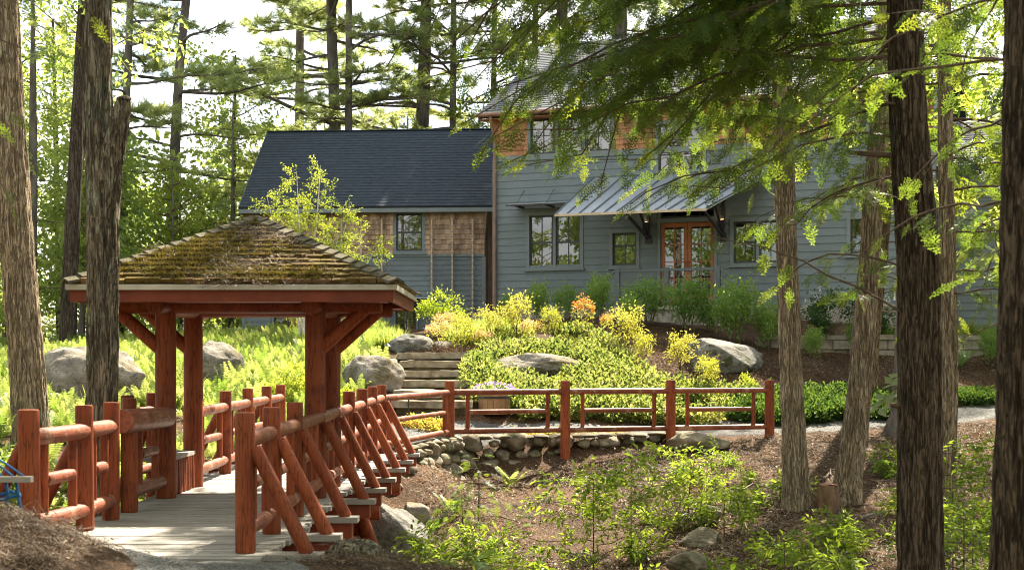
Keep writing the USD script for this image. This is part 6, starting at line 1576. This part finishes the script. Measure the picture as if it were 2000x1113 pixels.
AV = [(-3.05, 30.2, .75, .6), (-8.3, 26.4, 1.25, 1.5), (-6.4, 29.2, .6, 1.0), (-6.88, 20, .6, .6)]
FP_ = fill(FERN_POLY, 4600, 3, AV, clump=.7, thr=.30)
ground_scatter('fern_bed', [('fern', fern(9, .50, 1, arch=.22, lean=.7, pin=15), 'fern_leaf'), ('fern', fern(8, .54, 2, arch=.15, lean=.55, pin=16), 'fern_leaf'), ('fern', fern(8, .42, 3, arch=.35, pin=14), 'fern_leaf'), ('fern', fern(8, .60, 4, arch=.12, lean=.45, pin=17), 'fern_leaf')], FP_, 4, .6, 1.3, 'sunlit bed of pale green ferns filling the bank left of the steps', 'ferns', tilt=.15)
COVER = [(-.95, 29.2), (-1.0, 30.5), (-.95, 32.4), (-.6, 33.2), (.0, 34.4), (1.7, 34.6), (2.5, 33.6), (2.8, 32.6), (3.6, 31.6), (4.6, 31.2), (5.2, 30.9), (5.0, 29.6), (4.0, 29.2), (2.5, 29.05), (0.2, 28.95)]
P_ = fill(COVER, 4600, 8, [(.5, 31.65, 1.1, .62), (-.38, 29.0, .5, .5)], clump=1.1, thr=.42)
def tuftlet(seed, n=30, s=(.17, .17, .12), leaf=.085, wid=.042): 
    v, f = leaf_cloud(n, s, leaf, wid, seed, shell=.3, up_bias=2.2); v[:, 2] += s[2] * .75; return v, f
ground_scatter('ground_cover', [('sprig', tuftlet(1), 'cover_leaf'), ('sprig', tuftlet(2, s=(.15, .15, .16)), 'cover_leaf'), ('sprig', tuftlet(3), 'yellow_leaf'), ('sprig', tuftlet(9, s=(.16, .16, .18)), 'cover_mid')], P_, 9, .6, 1.6, 'bright yellow green low shrubs covering the sunlit slope', 'ground cover', idx=np.random.default_rng(1).choice([0, 0, 1, 1, 2, 3, 3], len(P_)))
DARK = [(4.7, 29.5), (5.1, 31.1), (6.5, 31.4), (8.7, 31.8), (9.4, 31.3), (8.6, 30.1), (6.8, 29.85)]
P_ = fill(DARK, 1700, 10, clump=1.2, thr=.25)
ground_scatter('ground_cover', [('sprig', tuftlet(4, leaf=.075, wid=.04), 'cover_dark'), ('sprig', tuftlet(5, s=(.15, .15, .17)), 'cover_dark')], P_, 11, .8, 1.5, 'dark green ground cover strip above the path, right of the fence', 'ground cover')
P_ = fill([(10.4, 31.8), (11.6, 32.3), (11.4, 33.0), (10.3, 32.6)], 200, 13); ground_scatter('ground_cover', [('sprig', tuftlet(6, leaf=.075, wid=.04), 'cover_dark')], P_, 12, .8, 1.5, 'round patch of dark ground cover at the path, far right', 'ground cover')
P_ = np.vstack([fill([(-2.2, 27.2), (-2.0, 28.1), (-1.4, 28.0), (-1.25, 27.35)], 150, 14), fill([(-.2, 27.75), (1.6, 28.0), (2.4, 28.25), (2.2, 28.15), (.2, 27.65)], 110, 15)])
ground_scatter('rust_cover', [('sprig', tuftlet(7, n=22, s=(.12, .12, .09), leaf=.05), 'rust_ground'), ('sprig', tuftlet(8, n=22, s=(.12, .12, .09), leaf=.05), 'yellow_leaf')], P_, 16, .7, 1.2, 'rust orange low plants along the foot of the fence', 'ground cover')
def grass_tuft(seed, n=26, h=.32):
    r = np.random.default_rng(seed); V, F = [], []
    for k in range(n):
        a = r.uniform(0, 6.28); b = np.array([r.normal() * .06, r.normal() * .06, 0]); d = np.array([math.cos(a), math.sin(a), 0]); s = np.array([-d[1], d[0], 0]) * .006; L = h * r.uniform(.6, 1.1)
        V += [b - s, b + s, b + d * L * .18 + [0, 0, L * .6] - s * .8, b + d * L * .18 + [0, 0, L * .6] + s * .8, b + d * L * .5 + [0, 0, L * .95]]; q = 5 * k
        F += [[q, q + 1, q + 3], [q, q + 3, q + 2], [q + 2, q + 3, q + 4]]
    return np.array(V), np.array(F)
P_ = np.vstack([fill([(-1.5, 34.2), (.2, 34.6), (0, 36.2), (-1.6, 36)], 500, 17), fill([(-3.4, 33.9), (-2.7, 34.4), (-3.0, 36.0), (-4, 36)], 250, 18), fill([(-22, 42), (-13, 44), (-9, 44), (-12, 50), (-22, 52)], 900, 19), fill([(9, 36.3), (14, 36.4), (14, 37.2), (9, 37)], 260, 20)])
ground_scatter('long_grass', [('blades', grass_tuft(1), 'grass_leaf'), ('blades', grass_tuft(2), 'grass_leaf')], P_, 21, .8, 1.7, 'tufts of long grass before the house and at the edge of the wood', 'grass')

# forest floor litter
def litter(n, seed, l=.05, w=.028, spread=.22):
    r = np.random.default_rng(seed); V, F = [], []
    for k in range(n):
        p = np.array([r.normal() * spread, r.normal() * spread, r.uniform(0, .03)]); a = r.uniform(0, 6.28); d = np.array([math.cos(a), math.sin(a), r.normal() * .35]); up = np.array([r.normal() * .5, r.normal() * .5, 1])
        V += leaf_quad(p, d, up, l * r.uniform(.6, 1.4), w * r.uniform(.6, 1.3), fold=.3); b = 4 * k; F += [[b, b + 1, b + 2], [b, b + 2, b + 3]]
    return np.array(V), np.array(F)
LIT = [(-1.6, 11.6), (0, 10.2), (3, 8.5), (8, 10), (14, 18), (14, 28), (10, 30.0), (5.5, 28.4), (3.2, 27.6), (1, 27.0), (-1, 26.4), (-1.4, 24), (-1.6, 20), (-1.4, 15)]
P_ = fill(LIT, 9000, 22, clump=.8, thr=.34)
ground_scatter('leaf_litter', [('leaves', litter(16, 1), 'litter_leaf'), ('leaves', litter(13, 2, l=.065, w=.04), 'litter_leaf'), ('needles', needles(26, .07, .003, .2, 7, .03), 'needle_litter'), ('needles', needles(22, .09, .003, .22, 8, .03), 'dead_twig')], P_, 23, .7, 1.4, 'dry brown leaves and needles covering the ravine slope', 'leaf litter', dz=.004, follow=1, idx=np.random.default_rng(3).choice([0, 0, 1, 2, 3], len(P_)))
P_ = np.vstack([fill([(-6, 7.5), (-2.9, 8.6), (-2.75, 9.8), (-3.3, 10.6), (-3.9, 11.2), (-6, 12)], 1500, 24), fill([(-1.75, 10.5), (-1.1, 10.2), (0.2, 9.2), (1, 10.2), (-.3, 11.2), (-1.8, 11.2)], 900, 25), fill([(-7.5, 12.5), (-4.2, 12.2), (-4.2, 17), (-7.5, 17)], 700, 26)])
ground_scatter('needle_carpet', [('needles', needles(34, .06, .0022, .13, 9, .02), 'needle_litter'), ('needles', needles(30, .07, .0022, .14, 10, .025), 'needle_litter'), ('leaves', litter(6, 5, l=.04, w=.022, spread=.14), 'litter_leaf')], P_, 27, .7, 1.3, 'brown pine needle carpet on the near mounds beside the bridge', 'needles', dz=.004, follow=1, idx=np.random.default_rng(4).choice([0, 0, 0, 1, 2], len(P_)))
P_ = np.vstack([fill([(2.7, 32.3), (4.6, 31.3), (8.9, 31.9), (12, 33), (13, 35.2), (6.5, 35.4), (3.4, 35)], 1800, 28), fill([(-2.3, 33.2), (-.9, 33.0), (-.6, 34.4), (-2.4, 34.3)], 250, 29)])
ground_scatter('bark_mulch', [('chips', litter(20, 6, l=.07, w=.018), 'needle_litter'), ('chips', litter(20, 7, l=.06, w=.02), 'litter_leaf')], P_, 30, .6, 1.2, 'dark bark mulch chips on the beds below the house', 'mulch', dz=.004, follow=1, idx=np.random.default_rng(5).choice([0, 0, 0, 1], len(P_)))

# ------------------------------------------------------------------ understory plants, each on its own
SAP = [('leaf_twig', leaf_twig(seed=21, n=9, leaf=.36, wid=.17, flat=.25), 'broad_leaf'), ('leaf_twig', leaf_twig(seed=22, n=8, leaf=.38, wid=.18, flat=.25), 'broad_leaf'), ('leaf_twig', leaf_twig(seed=23, n=9, leaf=.34, wid=.17, flat=.25), 'birch_leaf')]
def sapling(label, x, y, h, seed, n=9, L=.55, size=.30, mat=None, lean=(0, 0), flat=True, name='sapling', z_low=.3, group=None, step=.16):
    z = float(height(x, y)) - .03
    T = Thing(name, label, 'sapling', (x, y, z), group)
    top = np.array([x + lean[0], y + lean[1], z + h])
    base = np.array([x, y, z - .1])
    mid = base * .5 + top * .5 + np.array([lean[0] * -.2, 0, h * .06])
    T.add('stem', tube([base, base * .6 + mid * .4, mid, mid * .4 + top * .6, top], [.013, .011, .008, .006, .002], 6), 'twig_bark', smooth=True)
    c = Crown(seed); r = c.r
    for k in range(n):
        f_ = z_low + (1 - z_low) * (k + .5) / n; p = base + (mid - base) * min(f_ * 2, 1) if f_ < .5 else mid + (top - mid) * (f_ * 2 - 1)
        a = k * 2.4 + r.normal() * .5
        c.twigs(p, (math.cos(a), math.sin(a), r.uniform(.0, .35) if flat else r.uniform(.3, 1)), L * (1.15 - .6 * f_) * r.uniform(.7, 1.2), rad=.006, size=size, step=step, branches=4, spread=.45)
    c.build(T, mat or SAP)
    return T
sapling('big bright sapling with layered leaves in the middle of the ravine', 1.15, 19.5, 1.55, 201, n=17, L=.95, size=.27, z_low=.15, step=.17)
sapling('thin sapling joining the layered one on its right', 1.75, 20.3, 1.75, 202, n=9, L=.85, size=.25, z_low=.3)
sapling('slender leaning sapling below the third fence post', 2.85, 22.5, 1.15, 203, n=11, L=.55, size=.25, lean=(.15, 0))
sapling('small leafy sapling right of the slender leaning one', 3.3, 21.5, .85, 204, n=9, L=.5, size=.22)
sapling('upright sapling with whorled leaves right of the bridge pier', -1.0, 15.3, 1.1, 205, n=13, L=.5, size=.22, z_low=.2)
sapling('bushy light green sapling at the right foot of the leaning boulder', -.45, 14.8, .85, 206, n=16, L=.6, size=.22, z_low=.1)
sapling('low leafy sapling spreading along the lower edge, left of centre', .15, 14.0, .5, 207, n=8, L=.6, size=.22, z_low=.1)
sapling('sapling with large pale leaves near the lower edge', -.05, 12.6, .45, 208, n=7, L=.4, size=.25, z_low=.3)
sapling('leafy seedling before the thick dark trunk, left side', 3.35, 14.2, .75, 209, n=6, L=.45, size=.22)
sapling('sapling with arching leaves between slim trunk and dark trunk', 5.1, 15.6, 1.2, 210, n=9, L=.7, size=.22)
sapling('yellow lit sapling beside the path at far right', 5.9, 18.5, 1.9, 211, n=11, L=.8, size=.25, z_low=.4)
sapling('shaded sapling behind the right edge trunk', 5.6, 16.8, 1.0, 212, n=8, L=.75, size=.25)
sapling('seedling in the gap between straight and leaning trunks', 4.6, 20.0, .5, 213, n=6, L=.35, size=.24)
sapling('thin stemmed sapling in front of the straight trunk', 3.35, 17.0, .95, 214, n=6, L=.5, size=.22)
sapling('leafy clump at the lower edge left of the thick dark trunk', 2.05, 12.3, .32, 215, n=6, L=.5, size=.22, z_low=.1)
sapling('low leafy clump at the lower edge below the layered sapling', 1.1, 13.6, .4, 216, n=7, L=.55, size=.22, z_low=.1)
sapling('airy seedling left of the layered sapling, before the dark litter', -.3, 18.2, .95, 217, n=11, L=.5, size=.22)
sapling('leafy plant behind the near left railing, beside the warm trunk', -5.6, 15.5, .8, 218, n=14, L=.6, size=.25, z_low=.1)
sapling('dark leafed bush left of the hammock at the picture edge', -5.35, 13.2, .75, 219, n=18, L=.6, size=.22, z_low=.1, mat=[('leaf_twig', leaf_twig(seed=9), 'lilac_leaf'), ('leaf_twig', leaf_twig(seed=10), 'broad_leaf')])
sapling('yellow green plant between the first two left railing posts', -4.75, 16.8, .85, 220, n=12, L=.5, size=.25, z_low=.15)
def small_hemlock(label, x, y, h, seed, L=.8, n=16):
    z = float(height(x, y)) - .03
    T = Thing('young_hemlock', label, 'young tree', (x, y, z))
    T.add('stem', tube([(x, y, z - .1), (x + .02, y, z + h * .5), (x, y, z + h)], [.016, .012, .003], 6), 'twig_bark', smooth=True)
    c = Crown(seed)
    for k in range(n):
        f_ = .12 + .85 * k / n
        c.bough((x, y, z + h * f_), k * 2.4, L * (1.1 - f_) ** .7 * c.r.uniform(.7, 1.1), .2, .3, .008, sec=.14, spr=.12, size=.2, kinds=3)
    c.build(T, HEM)
small_hemlock('young hemlock with flat feathery boughs before the sawn stump', 3.95, 16.8, 1.0, 221, L=.9, n=18)
small_hemlock('small hemlock seedling at the field stone wall, right of the bridge', -.75, 20.5, 1.0, 222, L=.75)
small_hemlock('drooping hemlock seedling left of the second fence post', -.55, 22.3, 1.25, 223, L=.75)
small_hemlock('low hemlock seedling in the lower right corner of the slope', 4.9, 13.6, .55, 224, L=.6, n=12)
small_hemlock('tiny hemlock seedling at the lower edge right of centre', 1.6, 15.6, .5, 225, L=.5, n=12)
# little seedlings dotted over the slope
sd = sapling('tiny broad leafed seedlings dotted over the ravine slope', 3.5, 24.6, .22, 260, n=4, L=.2, size=.2, z_low=.5, name='seedling', group='tiny seedlings on the ravine slope')
sq = np.random.default_rng(261)
for (x, y) in fill([(.5, 16), (4.5, 14.5), (7.5, 16), (7.5, 26), (5.2, 27.5), (3, 26.5), (1.5, 24), (.5, 19)], 26, 262):
    sd.copy(at(x, y), sq.uniform(0, 6.28), sq.uniform(.7, 1.6))
# single ferns
for k, (x, y, s, lab, mat) in enumerate([(-.02, 25.9, .62, 'bright fern growing in front of the stone wall under the fence', 'fern_leaf'), (-1.25, 21.8, .6, 'fern at the foot of the rounded stones by the bridge end', 'cover_dark'), (-.95, 22.6, .5, 'second fern below the rounded wall stones', 'shrub_leaf'), (11.3, 35.0, .8, 'green fern in front of the squared stone wall at right', 'shrub_leaf'), (-5.3, 18.2, .7, 'fern on the bank just outside the left pavilion posts', 'fern_leaf')]):
    x0, y0, z0 = at(x, y)
    v, f = fern(10, s, 50 + k, pin=16); single('fern', (v + [x0, y0, z0], f), mat, lab, 'fern')
# rhubarb like big leaf plant at the lower edge
x0, y0, z0 = at(-.35, 11.6); r = np.random.default_rng(8); V, F = [], []
bl = Thing('broad_leaf_plant', 'plant with a few big pale leaves at the lower edge by the mound', 'plant', (x0, y0, z0))
for k in range(8):
    a = r.uniform(0, 6.28); d = np.array([math.cos(a), math.sin(a), .25]); b = np.array([x0, y0, z0 + .1]) + d * .1
    bl.add('leaf', (np.array(leaf_quad(b + [0, 0, .08 * k * .4], d, np.array([r.normal() * .3, r.normal() * .3, 1]), .26, .16, .15)), np.array([[0, 1, 2], [0, 2, 3]])), 'shrub_leaf')
_s = stems(6, .3, .12, .006, 4); bl.add('stems', (_s[0] + np.array([x0, y0, z0]), _s[1]), 'shrub_leaf')

# sawn stump and fallen branches
sx_, sy_ = 5.22, 22.85; sz_ = float(height(sx_, sy_))
sp = Thing('tree_stump', 'sawn splintered stump at the foot of the leaning trunk', 'stump', (sx_, sy_, sz_))
sp.add('wood', trunk_mesh([(sx_, sy_, sz_ - .3), (sx_, sy_, sz_ + .2), (sx_ + .02, sy_, sz_ + .42)], [.23, .19, .165], 33, seg=28, step=.04, relief=.03, flare=.25), 'cut_wood', smooth=True)
tp = np.array([[sx_ + .02 + .155 * math.cos(q), sy_ + .155 * math.sin(q), sz_ + .415 + .02 * math.sin(3 * q)] for q in np.linspace(0, 2 * np.pi, 24, endpoint=False)])
sp.add('cut_face', (np.vstack([[[sx_ + .02, sy_, sz_ + .43]], tp]), np.array([[0, k + 1, (k + 1) % 24 + 1] for k in range(24)])), 'log_end')
for k, (x, y, L, a, lab) in enumerate([(2.3, 16.8, 1.6, 2.4, 'pale fallen branch beside the mossy square stone'), (4.1, 18.6, 1.3, .3, 'thin fallen branch below the stump'), (6.1, 22.2, 1.6, 3.6, 'weathered fallen branch between the leaning and thick dark trunks'), (3.9, 24.3, 1.2, .1, 'short straight stick on the litter below the last fence bay'), (5.6, 24.6, .9, 1.2, 'curved dead twig between the straight and leaning trunks'), (.6, 21.0, 1.0, 5.6, 'fallen stick behind the layered sapling'), (6.4, 18.6, 1.4, 2.9, 'fallen branch at the foot of the slim trunk')]):
    t = np.linspace(0, 1, 7); rr = np.random.default_rng(300 + k); X = x + np.cos(a) * L * t + rr.normal(size=7) * .05; Y = y + np.sin(a) * L * t + rr.normal(size=7) * .05
    Z = height(X, Y) + .03 + np.abs(rr.normal(size=7)) * .03
    single('fallen_branch', tube(np.column_stack([X, Y, Z]), np.linspace(.026, .008, 7), 6), 'dead_twig', lab, 'branch', smooth=True)
r = np.random.default_rng(77); P_ = fill(LIT, 380, 78)
def stick(seed):
    r = np.random.default_rng(seed); t = np.linspace(0, 1, 4)
    return join(tube(np.column_stack([t * .5 - .25, r.normal(size=4) * .03, .015 + abs(r.normal(size=4)) * .015]), [.008, .007, .005, .003], 4), tube([[.05, 0, .015], [.15, .08, .03]], [.004, .002], 4))
ground_scatter('twigs', [('stick', stick(1), 'dead_twig'), ('stick', stick(2), 'twig_bark')], P_, 79, .5, 1.3, 'scattered dry twigs on the ravine slope', 'twigs', follow=1)
